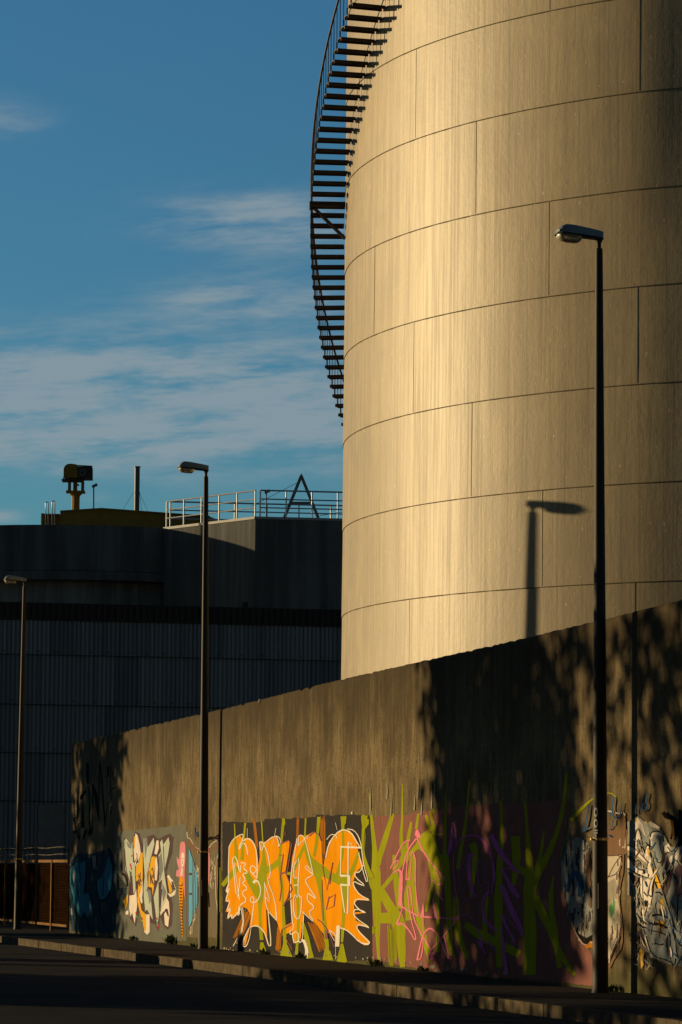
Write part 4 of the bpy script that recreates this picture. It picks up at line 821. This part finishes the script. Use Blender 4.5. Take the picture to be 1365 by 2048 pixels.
# small grey box on the lamp pole side: cabinet on the fence
# ------------------------------------------------------------------ corrugated hall
hall_o = at(341, 1740, 140.0); hall_o.z = 0
th = radians(12); HX = Vector((cos(th), sin(th), 0)); HNrm = Vector((sin(th), -cos(th), 0))
hall = thing('corrugated_hall', 'long dark grey corrugated hall behind the fence and wall, below the concrete block', 'industrial hall', hall_o, rz=th)
def onhall(px, py, off=0.0):
    d = ray(px, py); q = hall_o+HNrm*off-Vector((0, 0, EYE)); t = (q.x*HNrm.x+q.y*HNrm.y)/(d.x*HNrm.x+d.y*HNrm.y); p = d*t+Vector((0, 0, EYE)); return (p-hall_o).dot(HX), p.z
x0, _ = onhall(-160, 1400); x1, _ = onhall(980, 1400)
zt = onhall(341, 1247)[1]; zrow = [onhall(341, y)[1] for y in (1313, 1412, 1508, 1604)]; zd = zrow[2]-zrow[3]
rows_ = [zt]+zrow
while rows_[-1] > .2: rows_.append(rows_[-1]-zd)
rows_[-1] = -.3
mb = MB(); pitch = .167; nx = int((x1-x0)/pitch*6)
for i in range(len(rows_)-1):
    za, zb = rows_[i], rows_[i+1]-.06; vs = []; uvs = []; fs = []
    for j, z in enumerate((zb, za)):
        for k in range(nx+1):
            x = x0+(x1-x0)*k/nx; d = .034*cos(2*pi*x/pitch); vs.append((x, -d-(.022 if j == 0 else 0), z)); uvs.append((x+i*.37, (za+zb)/2/1.88+z*.02))
    for k in range(nx): fs.append((k, k+1, nx+2+k, nx+1+k))
    mb.add(vs, fs, 0, uvs)
for z in rows_[1:-1]:  # dark strips put in for the shade under each sheet overlap
    mb.box(((x0+x1)/2, -.05, z-.045), (x1-x0, .016, .028), 1); mb.uv[-8:] = [(0, 0)]*8
for i in range(1, len(rows_)-1):
    x = x0+.3
    while x < x1:
        mb.box((x, -.05, rows_[i]+.10), (.045, .03, .045), 1); mb.uv[-8:] = [(0, 0)]*8; x += pitch*R.choice((4, 5))
ob = mb.build('corrugated_wall', [MT['corr'], MT['gutter']], hall); ob.data.polygons.foreach_set('use_smooth', [p.material_index == 0 for p in ob.data.polygons])
ztop = onhall(341, 1211)[1]
mb = MB(); nx = int((x1-x0)/.2); vs = []; fs = []
mb.box(((x0+x1)/2, .28, (zt+ztop)/2), (x1-x0, .3, ztop-zt))
x = x0
while x < x1: mb.box((x, .08, (zt+ztop)/2), (.10, .09, ztop-zt-.04)); x += .25
mb.box(((x0+x1)/2, .02, zt+.03), (x1-x0, .16, .05))
lpart(mb, 'louvre_band', MT['gutter'], hall)
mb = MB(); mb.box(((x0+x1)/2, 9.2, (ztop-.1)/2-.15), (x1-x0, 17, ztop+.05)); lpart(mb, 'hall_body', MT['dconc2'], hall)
mb = MB(); xa, za = onhall(76, 1610); xb, zb = onhall(126, 1720); mb.box(((xa+xb)/2, -.075, (za-.25)/2), (xb-xa, .04, za+.25)); lpart(mb, 'dark_door', MT['gsteel'], hall)

# ------------------------------------------------------------------ round concrete drum and square block above the hall
DY = 146.0; dc = at(125, 1049.5, DY); DRX = dc.x; DR = 8.8; dctr = Vector((DRX, DY+DR, 0))
drum = thing('concrete_drum', 'dark round concrete drum with a projecting lip behind the corrugated hall, left of the block', 'silo', dctr)
zT = dc.z; zl0 = at(125, 1141, DY).z; zl1 = at(125, 1160, DY).z; zb_ = at(125, 1215, DY).z
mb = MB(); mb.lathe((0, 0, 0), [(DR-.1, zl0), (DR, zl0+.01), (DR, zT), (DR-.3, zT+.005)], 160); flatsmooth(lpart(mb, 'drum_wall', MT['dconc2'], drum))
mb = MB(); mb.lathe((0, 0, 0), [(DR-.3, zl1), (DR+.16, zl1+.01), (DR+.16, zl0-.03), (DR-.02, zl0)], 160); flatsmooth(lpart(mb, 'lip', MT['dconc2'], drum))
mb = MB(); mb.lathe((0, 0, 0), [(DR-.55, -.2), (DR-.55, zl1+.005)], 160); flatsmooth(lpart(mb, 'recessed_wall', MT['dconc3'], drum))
# square block
bc = at(511, 1033, 142.0); zB = bc.z
bl = at(330, 1055, 146.8); bl.z = zB; br = at(683, 1037, 142.5); br.z = zB
dl = (bl-bc); dl.z = 0; dr = (br-bc); dr.z = 0; dr = dr.normalized()*9.5; dl = dl.normalized()*6.15
block = thing('concrete_block_building', 'dark square concrete block with a sunlit upper corner behind the street lamp', 'building', (bc.x, bc.y, 0))
c3 = [bc, bc+dr, bc+dr+dl, bc+dl]
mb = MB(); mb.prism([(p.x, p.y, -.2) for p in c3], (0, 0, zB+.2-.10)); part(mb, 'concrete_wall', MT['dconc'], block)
inn = lambda p, k: p+(Vector((sum(q.x for q in c3)/4, sum(q.y for q in c3)/4, p.z))-p).normalized()*k
mb = MB(); mb.prism([(inn(p, -.05).x, inn(p, -.05).y, zB-.10) for p in c3], (0, 0, .10)); part(mb, 'metal_coping', MT['coping'], block)
mb = MB(); p = at(491, 1213, 141.9); mb.box(p+Vector((0, -.1, 0)), (.22, .2, .3)); part(mb, 'vent_box', MT['gutter'], block)
# roof railing
rail = thing('roof_railing', 'silvery three-bar safety railing around the roof of the square concrete block', 'railing', (bc.x, bc.y, zB))
HR = 1.04
def run(A, B, n, dbl=True):
    for i in range(n+1):
        p = A.lerp(B, i/n); mb = MB(); mb.tube([p, p+Vector((0, 0, HR))], .030, 8); part(mb, 'post', MT['galv'], rail)
    for h in (.36, .70, HR):
        mb = MB(); mb.tube([A+Vector((0, 0, h)), B+Vector((0, 0, h))], .026 if h < HR else .032, 8); part(mb, 'rail_bar', MT['galv'], rail)
ci = [inn(p, .10) for p in c3]
g = (ci[3]-ci[0]).normalized()*.12
run(ci[0]+g, ci[3], 5); run(ci[0]+(ci[1]-ci[0]).normalized()*.12, ci[1], 9); run(ci[3]+(ci[2]-ci[3]).normalized()*.15, ci[2], 7)
# big steel letter A on the roof
Y = 145.0
let = thing('letter_a_sign', 'grey steel letter A standing on the block roof behind the railing', 'sign', at(603, 1034, Y))
ap, fl, fr_ = at(603, 954, Y), at(569, 1036, Y), at(637, 1036, Y)
def beam(mb, a, b, w, d):
    a, b = Vector(a), Vector(b); t = (b-a).normalized(); y = Vector((0, 1, 0)); x = t.cross(y).normalized(); y = x.cross(t).normalized()
    rot = Matrix((x, y, t)).transposed(); mb.box((a+b)/2, (w, d, (b-a).length), 0, rot)
mb = MB(); beam(mb, ap+Vector((-.005, 0, .03)), fl, .12, .12); mb.prism([ap+Vector((-.085, -.0605, -.02)), ap+Vector((.085, -.0605, -.02)), ap+Vector((0, -.0605, .15))], (0, .125, 0)); part(mb, 'left_stroke', MT['gsteel'], let)
mb = MB(); beam(mb, ap+Vector((.005, .01, .03)), fr_, .12, .13); part(mb, 'right_stroke', MT['gsteel'], let)
mb = MB(); beam(mb, at(581, 1006, Y), at(626, 1006, Y), .10, .10); part(mb, 'crossbar', MT['gsteel'], let)
mb = MB(); mb.tube([at(594, 966, Y), at(503, 1013, Y-2.0)], .010, 5); part(mb, 'stay_cable', MT['wire'], let)
mb = MB(); mb.tube([at(640, 1031, Y), at(690, 1024, Y)], .012, 5); part(mb, 'stay_cable', MT['wire'], let)

# ------------------------------------------------------------------ yellow roof house, hooded machine, flue, hoops, roof lamps
Y = 150.5
yh = thing('yellow_roof_house', 'low yellow metal roof house with a shallow gable on top of the round drum', 'roof house', at(200, 1050, Y))
poly = [at(120.5, 1060, Y), at(120.5, 1022.5, Y), at(203, 1017.2, Y), at(420, 1033, Y), at(420, 1060, Y)]
mb = MB(); mb.prism(poly, (1.2, 6, 0)); part(mb, 'body', MT['yellow'], yh)
mb = MB()
for a, b in ((poly[1], poly[2]), (poly[2], poly[3])): beam(mb, a+Vector((0, -.03, .0)), b+Vector((0, -.03, .0)), .05, .10)
part(mb, 'roof_trim', MT['yellow'], yh)
mb = MB(); p = at(104, 1060, Y+1.2); a0, a1 = at(83, 1060, Y+1.2), at(122, 1028, Y+1.2)
mb.box(((a0.x+a1.x)/2, Y+2.6, (a0.z+a1.z)/2), (a1.x-a0.x, 2.4, a1.z-a0.z)); part(mb, 'side_annex', MT['yellow'], yh)
mb = MB(); mb.box((a0.x+.05, Y+1.15, (a0.z+a1.z)/2), (.10, .5, a1.z-a0.z-.01)); mb.box(((a0.x+a1.x)/2, Y+1.25, a1.z-.03), (a1.x-a0.x-.1, .3, .06)); part(mb, 'corner_frame', MT['yellow'], yh)

Y = 152.0; m_ = Y/F
tw = thing('hooded_machine_column', 'dark hooded machine housing on a thick yellow column above the yellow roof house', 'machine', at(151, 1024, Y))
mb = MB(); c = at(151, 1024, Y)
h_ = lambda y: at(151, y, Y).z
mb.lathe((c.x, c.y, 0), [(8.2*m_, h_(1026)), (8.2*m_, h_(996)), (8.8*m_, h_(992)), (16*m_, h_(985)), (16*m_, h_(984.9))], 10); part(mb, 'column', MT['yellow'], tw)
mb = MB(); mb.box((c.x, c.y, h_(984.2)), (37*m_, 30*m_, 3.6*m_))
for dx in (-17, 17): mb.box((c.x+dx*m_, c.y-10*m_, h_(984.6)), (3*m_, 3*m_, 6*m_))
part(mb, 'flange', MT['yellow'], tw)
for dx in (-12.5, -1.5, 14):
    mb = MB(); mb.box((c.x+dx*m_, c.y+(4 if dx == -1.5 else -3)*m_, (h_(982.5)+h_(963))/2), ((6, 8, 6)[0 if dx == -12.5 else 1 if dx == -1.5 else 2]*m_, 6*m_, h_(963)-h_(982.5))); part(mb, 'support_post', MT['yellow'], tw)
mb = MB(); mb.tube([at(156.5, 970, Y-.05), at(156.5, 970, Y+.1)], 2.2*m_, 8); part(mb, 'motor', MT['ydark'], tw)
mb = MB(); pa = at(126, 962, Y); pb = at(168, 962, Y); mb.box(((pa.x+pb.x)/2-.03, Y, h_(961.5)), (pb.x-pa.x, .7, 4*m_)); mb.box((c.x+2*m_, Y, h_(957)), (30*m_, .5, 7*m_)); part(mb, 'platform', MT['ydark'], tw)
prof = [(127.2, 960), (127.2, 938), (129.5, 932), (134, 928.3), (140, 927), (150, 928), (183.5, 932.5), (183.5, 955), (152, 955), (152, 960), (134, 960), (134, 954.5), (130, 955)]
prof = [(127.2, 954), (127.2, 938), (129.5, 932), (134, 928.3), (140, 927), (150, 928), (153, 929), (155, 955), (152, 955)]
mb = MB(); mb.prism([at(x, y, Y-.45) for x, y in prof], (0, .95, 0)); part(mb, 'hood', MT['yellow'], tw)
mb = MB(); mb.prism([at(x, y, Y-.42) for x, y in ((153.2, 932), (183.5, 932.8), (183.5, 957.5), (155.3, 955))], (0, .8, 0)); part(mb, 'fan_casing', MT['ydark'], tw)
mb = MB()
for q in [((153.2, 930.5), (184, 932.3)), ((183.8, 932), (183.8, 961)), ((168, 960.4), (184, 960.4)), ((127.4, 954), (127.4, 961))]: beam(mb, at(*q[0], Y-.44), at(*q[1], Y-.44), 1.8*m_, .06)
part(mb, 'frame', MT['ydark'], tw)
mb = MB(); cc = at(165, 945, Y-.44); n = 22; vs = []; fs = []
for k in range(n):
    a = 2*pi*k/n
    for r in (3.8, 6.2): vs += [cc+Vector((r*m_*cos(a), 0, r*m_*sin(a))), cc+Vector((r*m_*cos(a), -.03, r*m_*sin(a)))]
for k in range(n):
    a, b = 4*k, 4*((k+1) % n); fs += [(a+1, b+1, b+3, a+3), (a, b, b+1, a+1), (a+2, a+3, b+3, b+2)]
mb.add(vs, fs); part(mb, 'fan_ring', MT['gsteel'], tw)

fl_ = thing('flue_pipe', 'slim blue grey flue pipe with guy wires on the roof house', 'chimney', at(273, 1024, Y))
mb = MB(); c = at(273.5, 1024, Y); zz = lambda y: at(273.5, y, Y).z
mb.lathe((c.x, c.y, 0), [(5.3*m_, zz(1026)), (5.3*m_, zz(935))], 20); flatsmooth(part(mb, 'pipe', MT['pipe'], fl_))
mb = MB(); mb.lathe((c.x, c.y, 0), [(6.6*m_, zz(935)), (6.6*m_, zz(932.8)), (4*m_, zz(932.7))], 20); part(mb, 'top_flange', MT['pipe'], fl_)
mb = MB(); mb.lathe((c.x, c.y, 0), [(6.4*m_, zz(986)), (6.4*m_, zz(984.5))], 20); part(mb, 'collar', MT['gsteel'], fl_)
for (x, y, dy) in ((246, 1017.5, .2), (296, 1022, -.3), (284, 1021, 1.5)):
    mb = MB(); mb.tube([at(273+(6 if x > 273 else -6), 985.5, Y), at(x, y+1, Y+dy)], .007, 5); part(mb, 'guy_wire', MT['gsteel'], fl_)

def spot(px, y0, y1, Y, label, hx=1):
    t = thing('roof_floodlight', label, 'floodlight', at(px, y0, Y), 'small floodlights on roof poles'); m = Y/F
    mb = MB(); mb.tube([at(px, y0, Y), at(px, y1, Y)], 1.3*m, 8); part(mb, 'pole', MT['gsteel'], t)
    mb = MB(); c = at(px+2.5, y1-2, Y); rot = Matrix.Rotation(radians(-28), 3, 'Y'); mb.box(c, (10.5*m, 6*m, 5.2*m), 0, rot); mb.box(c+rot @ Vector((-5.6*m, 0, -.8*m)), (1.5*m, 7*m, 6.4*m), 0, rot)
    part(mb, 'lamp_head', MT['gsteel'], t)
spot(187.5, 1022, 973, 151.5, 'small floodlight on a thin pole between the hooded machine and the flue pipe')
spot(533, 1036, 985, 144.5, 'small floodlight on a thin pole behind the railing, left of the letter A')
def hoop(px0, px1, yt, label):
    Y = 147.6; t = thing('ladder_hoop', label, 'handrail', at((px0+px1)/2, 1052, Y), 'ladder handrail hoops'); m = Y/F
    r = (px1-px0)/2; pts = [at(px0, 1053, Y), at(px0, yt+r, Y)]+[at((px0+px1)/2-r*cos(a), yt+r-r*sin(a), Y) for a in [pi*i/8 for i in range(1, 8)]]+[at(px1, yt+r, Y), at(px1, 1053, Y)]
    mb = MB(); mb.tube(pts, 1.05*m, 8); part(mb, 'hoop', MT['galv'], t, True)
    mb = MB()
    for x in (px0, px1): mb.box(at(x, 1049.5, Y), (3.4*m, 3.4*m, 2.6*m))
    part(mb, 'foot_plate', MT['galv'], t)
hoop(91.4, 96.6, 1003.8, 'left one of two silver ladder hoops before the yellow annex')
hoop(104.2, 109.6, 1001.6, 'right one of two silver ladder hoops before the yellow annex')

# ------------------------------------------------------------------ weeds at the wall foot
def weed(px, py, s, label):
    p = gnd(px, py); p = wpt(wu(p), .05, 0)
    mb = MB()
    for i in range(int(26*s/.15)):
        a = R.uniform(0, 2*pi); l = s*R.uniform(.5, 1.1); lean = R.uniform(.3, 1.1); b = p+WD*R.uniform(-s, s)*.9+WN*R.uniform(0, .08); b.z = -.01
        d = Vector((cos(a)*lean, sin(a)*lean, 1)).normalized(); t = Vector((-sin(a), cos(a), 0))*(.016+.014*R.random())
        m1 = b+d*l*.55; e = b+d*l+Vector((0, 0, -.25*l*lean))
        mb.add([b, m1+t, e, m1-t], [(0, 1, 2, 3)])
    o = mb.build('weed_tuft', MT['weed'], None, False, p); tag(o, label, 'weed', 'weeds along the wall foot'); return o
for (px, py, s, lb) in ((352, 1889, .30, 'leafy weed tuft at the wall foot under the blue painted strip'), (286, 1881, .17, 'small weed tuft at the foot of the grey painted panel'),
        (252, 1876, .12, 'weed tuft at the left foot of the grey painted panel'), (392, 1894, .14, 'weed tuft just left of the middle lamp pole'), (424, 1898, .12, 'weed tuft right of the middle lamp pole'),
        (528, 1909, .17, 'weed tuft under the left lime foot of the orange graffiti'), (595, 1917, .16, 'weed tuft under the middle of the orange graffiti'), (717, 1933, .19, 'weed tuft at the right foot of the orange graffiti'),
        (815, 1943, .14, 'weed tuft below the pink and lime graffiti'), (1222, 1984, .17, 'dark weed tuft between the tall lamp pole and its shadow')):
    weed(px, py, s, lb)

# ------------------------------------------------------------------ across the street, left of the frame: trees and added shade casters
def behind(p, L):
    """the point L metres out from the wall (across the street) on the sun ray that reaches p"""
    h = Vector((TOSUN.x, TOSUN.y, 0)).normalized(); k = L/h.dot(WN); return Vector(p)+h*k+Vector((0, 0, k*tan(SEL)))
def tree(base, H, blobs, nl, leaf, label, seed):
    Rr = random.Random(seed); t = thing('street_tree', label, 'tree', base, 'trees across the street')
    mb = MB(); top = max(b[2]+b[3][2]*.3 for b in blobs); nseg = 7
    mb.tube([base+Vector((.12*sin(i), .12*cos(i*1.3), top*.8*i/nseg)) for i in range(nseg+1)], [.24*(1-.75*i/nseg) for i in range(nseg+1)], 10)
    for (bx, by, bz, rr) in blobs:
        a = base+Vector((0, 0, min(bz*.55, top*.7))); c = base+Vector((bx, by, bz)); mb.tube([a, a.lerp(c, .5)+Vector((0, 0, .3)), c], [.10, .07, .03], 7)
        for _ in range(5):
            d = Vector((Rr.uniform(-1, 1)*rr[0], Rr.uniform(-1, 1)*rr[1], Rr.uniform(-.6, .9)*rr[2]))*.8; mb.tube([c, c+d*.5, c+d], [.035, .022, .01], 5)
    part(mb, 'trunk', MT['bark'], t)
    mb = MB()
    for (bx, by, bz, rr) in blobs:
        n = int(nl*rr[0]*rr[2])
        for _ in range(max(1, n//9)):
            while True:
                v = Vector((Rr.uniform(-1, 1), Rr.uniform(-1, 1), Rr.uniform(-1, 1)))
                if v.length < 1: break
            v = v.normalized()*v.length**.45
            cc = base+Vector((bx+v.x*rr[0], by+v.y*rr[1], bz+v.z*rr[2])); cs = .36
            for _ in range(9):
                p = cc+Vector((Rr.gauss(0, cs), Rr.gauss(0, cs), Rr.gauss(0, cs))); x = Vector((Rr.uniform(-1, 1), Rr.uniform(-1, 1), Rr.uniform(-1, 1))).normalized(); y = x.cross(Vector((Rr.uniform(-1, 1), Rr.uniform(-1, 1), Rr.uniform(-1, 1)))).normalized()
                l = leaf*Rr.uniform(.6, 1.3); mb.add([p-x*l, p+y*l*.55, p+x*l, p-y*l*.55], [(0, 1, 2, 3)])
    part(mb, 'crown', MT['leaf'], t); return t
def crown_at(px, z, L):
    b = behind(wpt(wu(onwall(px, 1700)), 0, z), L); return b
# tree shading the middle right of the wall
HSUN = Vector((TOSUN.x, TOSUN.y, 0)).normalized(); ACR = Vector((-HSUN.y, HSUN.x, 0))   # ACR : across the sun's path
def shade_tree(px, specs, L, nl, leaf, label, seed):
    """specs: (px on the wall, height on the wall, radius across, radius up)"""
    b0 = behind(wpt(wu(onwall(px, 1700)), 0, 0), L); base = Vector((b0.x, b0.y, -.02)); bl = []
    for (qx, z, ra, rz_) in specs:
        c = behind(wpt(wu(onwall(qx, 1700)), 0, z), L); bl.append((c.x-base.x, c.y-base.y, c.z-base.z, (ra, ra, rz_)))
    tree(base, 12, bl, nl, leaf, label, seed)
shade_tree(1000, [(985, 3.0, 2.6, 2.6), (950, 6.0, 2.8, 2.6), (1062, 5.0, 1.9, 2.6), (900, 3.4, 1.1, 2.2), (890, 6.2, 1.4, 1.6), (1072, 2.4, 1.7, 2.4), (1000, .4, 2.8, 1.6), (940, .2, 1.3, 1.4), (1080, .2, 1.4, 1.0)], 21, 215, .24, 'big leafy tree across the street shading the middle of the wall', 3)
shade_tree(1420, [(1148, 1.6, .4, .9), (1120, 1.2, .5, .8), (1222, 3.4, .4, .6), (1232, 4.7, .6, .4), (1292, 3.5, .45, 1.0), (1320, 4.8, 1.2, .5), (1350, 3.4, .45, .8), (1385, 1.2, .5, 1.2), (1325, .35, .8, .35), (1400, 4.0, 1.0, 2.0), (1440, 1.2, 1.0, 1.6)], 20, 230, .2, 'smaller thin-leaved tree across the street nearest the camera', 5)
shade_tree(190, [(190, 2.2, 1.9, 2.4), (200, 5.2, 2.0, 2.2), (180, .4, 1.8, 1.2), (222, 3.4, 1.0, 2.0), (226, .8, .9, 1.2), (152, 3.8, 1.4, 2.0)], 21, 260, .25, 'dense tree across the street shading the far end of the wall', 8)
shade_tree(1640, [(1660, 2.5, 2.6, 3.2), (1690, 5.6, 3, 3), (1700, 1.5, 2.5, 2.5)], 21, 150, .24, 'broad tree across the street beyond the near end of the wall', 9)
shade_tree(60, [(40, 2, 2.4, 2.2), (30, 5, 2.4, 2.4), (10, .4, 2.2, 1.6), (-30, 3, 3, 3), (-60, 1, 3, 2.5)], 22, 150, .26, 'tree across the street shading the slatted fence', 12)
# unseen leafy row added to shade the near half of the road
def shade_hedge(px0, px1, L, H, label, seed):
    a, b = (behind(wpt(wu(onwall(p, 1700)), 0, 0), L) for p in (px0, px1)); a.z = b.z = -.02; Rr = random.Random(seed)
    t = thing('shade_hedge', label, 'shade_hedge', a); mb = MB(); ln = (b-a).length; d = (b-a).normalized(); n_ = Vector((-d.y, d.x, 0))
    mb.box((a+b)/2+Vector((0, 0, H*.45)), (ln-.4, .5, H*.8), 0, Matrix((d, n_, Vector((0, 0, 1)))).transposed())
    part(mb, 'branches', MT['bark'], t); mb = MB()
    for _ in range(int(ln*330)):
        p = a+d*Rr.uniform(0, ln)+n_*Rr.uniform(-.5, .5)+Vector((0, 0, Rr.uniform(.1, H+.12*sin(Rr.random()*9)))); x = Vector((Rr.uniform(-1, 1), Rr.uniform(-1, 1), Rr.uniform(-1, 1))).normalized(); y = x.cross(Vector((Rr.uniform(-1, 1), .3, Rr.uniform(-1, 1)))).normalized(); l = .12
        mb.add([p-x*l, p+y*l*.6, p+x*l, p-y*l*.6], [(0, 1, 2, 3)])
    part(mb, 'leaves', MT['leaf'], t)
shade_hedge(940, 1620, 17.5, 2.4, 'unseen clipped green row added across the street to shade the road', 4)
# unseen stand-in blocks and a post, added to throw shadow gaps on the kerb
def shadow_block(px, L, H, w, label):
    ky = 1868+px*.1386 if px < 430 else 1927
    p = behind(gnd(px, ky), L-KO); p.z = -.15
    t = thing('kerb_shadow_caster', label, 'shadow_caster', p, 'unseen blocks added for kerb shadows'); rot = rotw
    mb = MB(); mb.v = []; h = w/2
    sec = [(1.15, 0), (1.15, .15), (1.0, .2), (.9, H-.1), (.7, H)]
    vs = [p+rot @ Vector((sx*h*s, sy*.22*s, z)) for (s, z) in sec for (sx, sy) in ((-1, -1), (1, -1), (1, 1), (-1, 1))]; fs = [(0, 1, 2, 3), (16, 17, 18, 19)]
    for i in range(4):
        for k in range(4): fs.append((i*4+k, i*4+(k+1) % 4, i*4+4+(k+1) % 4, i*4+4+k))
    mb.add(vs, fs); part(mb, 'block', MT['kerb'], t)
    mb = MB(); mb.box(p+Vector((0, 0, H*.7)), (w*1.05, .46, .12), 0, rot); part(mb, 'band', MT['white'], t)
shadow_block(306, 9.0, 1.35, 2.2, 'unseen long low block added across the street to shadow the kerb')
shadow_block(378, 9.0, 1.3, .75, 'unseen short low block added across the street to shadow the kerb')
shadow_block(219, 12.0, 2.55, .34, 'unseen tall narrow post added across the street to cast a thin shadow')
shadow_block(60, 10.0, 1.6, 2.4, 'unseen block added across the street to shadow the kerb near the fence')
shadow_block(20, 10.0, 1.6, 1.2, 'unseen small block added across the street to shadow the kerb near the farthest lamp')
# unseen warehouses added to block sky light and darken the shade
def light_block_house(name, label, x0, x1, y0, y1, H, seed):
    Rr = random.Random(seed); t = thing(name, label, 'building', ((x0+x1)/2, (y0+y1)/2, -.3), 'unseen warehouses added to block sky light'); mb = MB()
    mb.box(((x0+x1)/2, (y0+y1)/2, H/2-.3), (x1-x0, y1-y0, H)); part(mb, 'wall', MT['red'], t)
    mb = MB(); mb.box(((x0+x1)/2, (y0+y1)/2, H-.1), (x1-x0+.5, y1-y0+.5, .4)); part(mb, 'roof', MT['gutter'], t)
    for i in range(int((y1-y0)/7)):
        for j in range(int(H/4)):
            y = y0+3.5+i*7; z = 2+j*4; mb = MB(); mb.box((x1+.02, y, z), (.08, 2.0, 2.2)); w = part(mb, 'window', MT['gutter'], t)
light_block_house('sky_block_warehouse', 'unseen dark brick warehouse left of the camera, added to block sky light', -40, -13, -70, 22, 22, 1)
light_block_house('sky_block_warehouse', 'unseen dark brick warehouse behind the camera, added to block sky light', -13, 60, -75, -45, 20, 2)
light_block_house('glow_block_warehouse', 'unseen long low brick warehouse beyond the trees, added to block horizon glow', -100, -68, 30, 150, 7.0, 4)
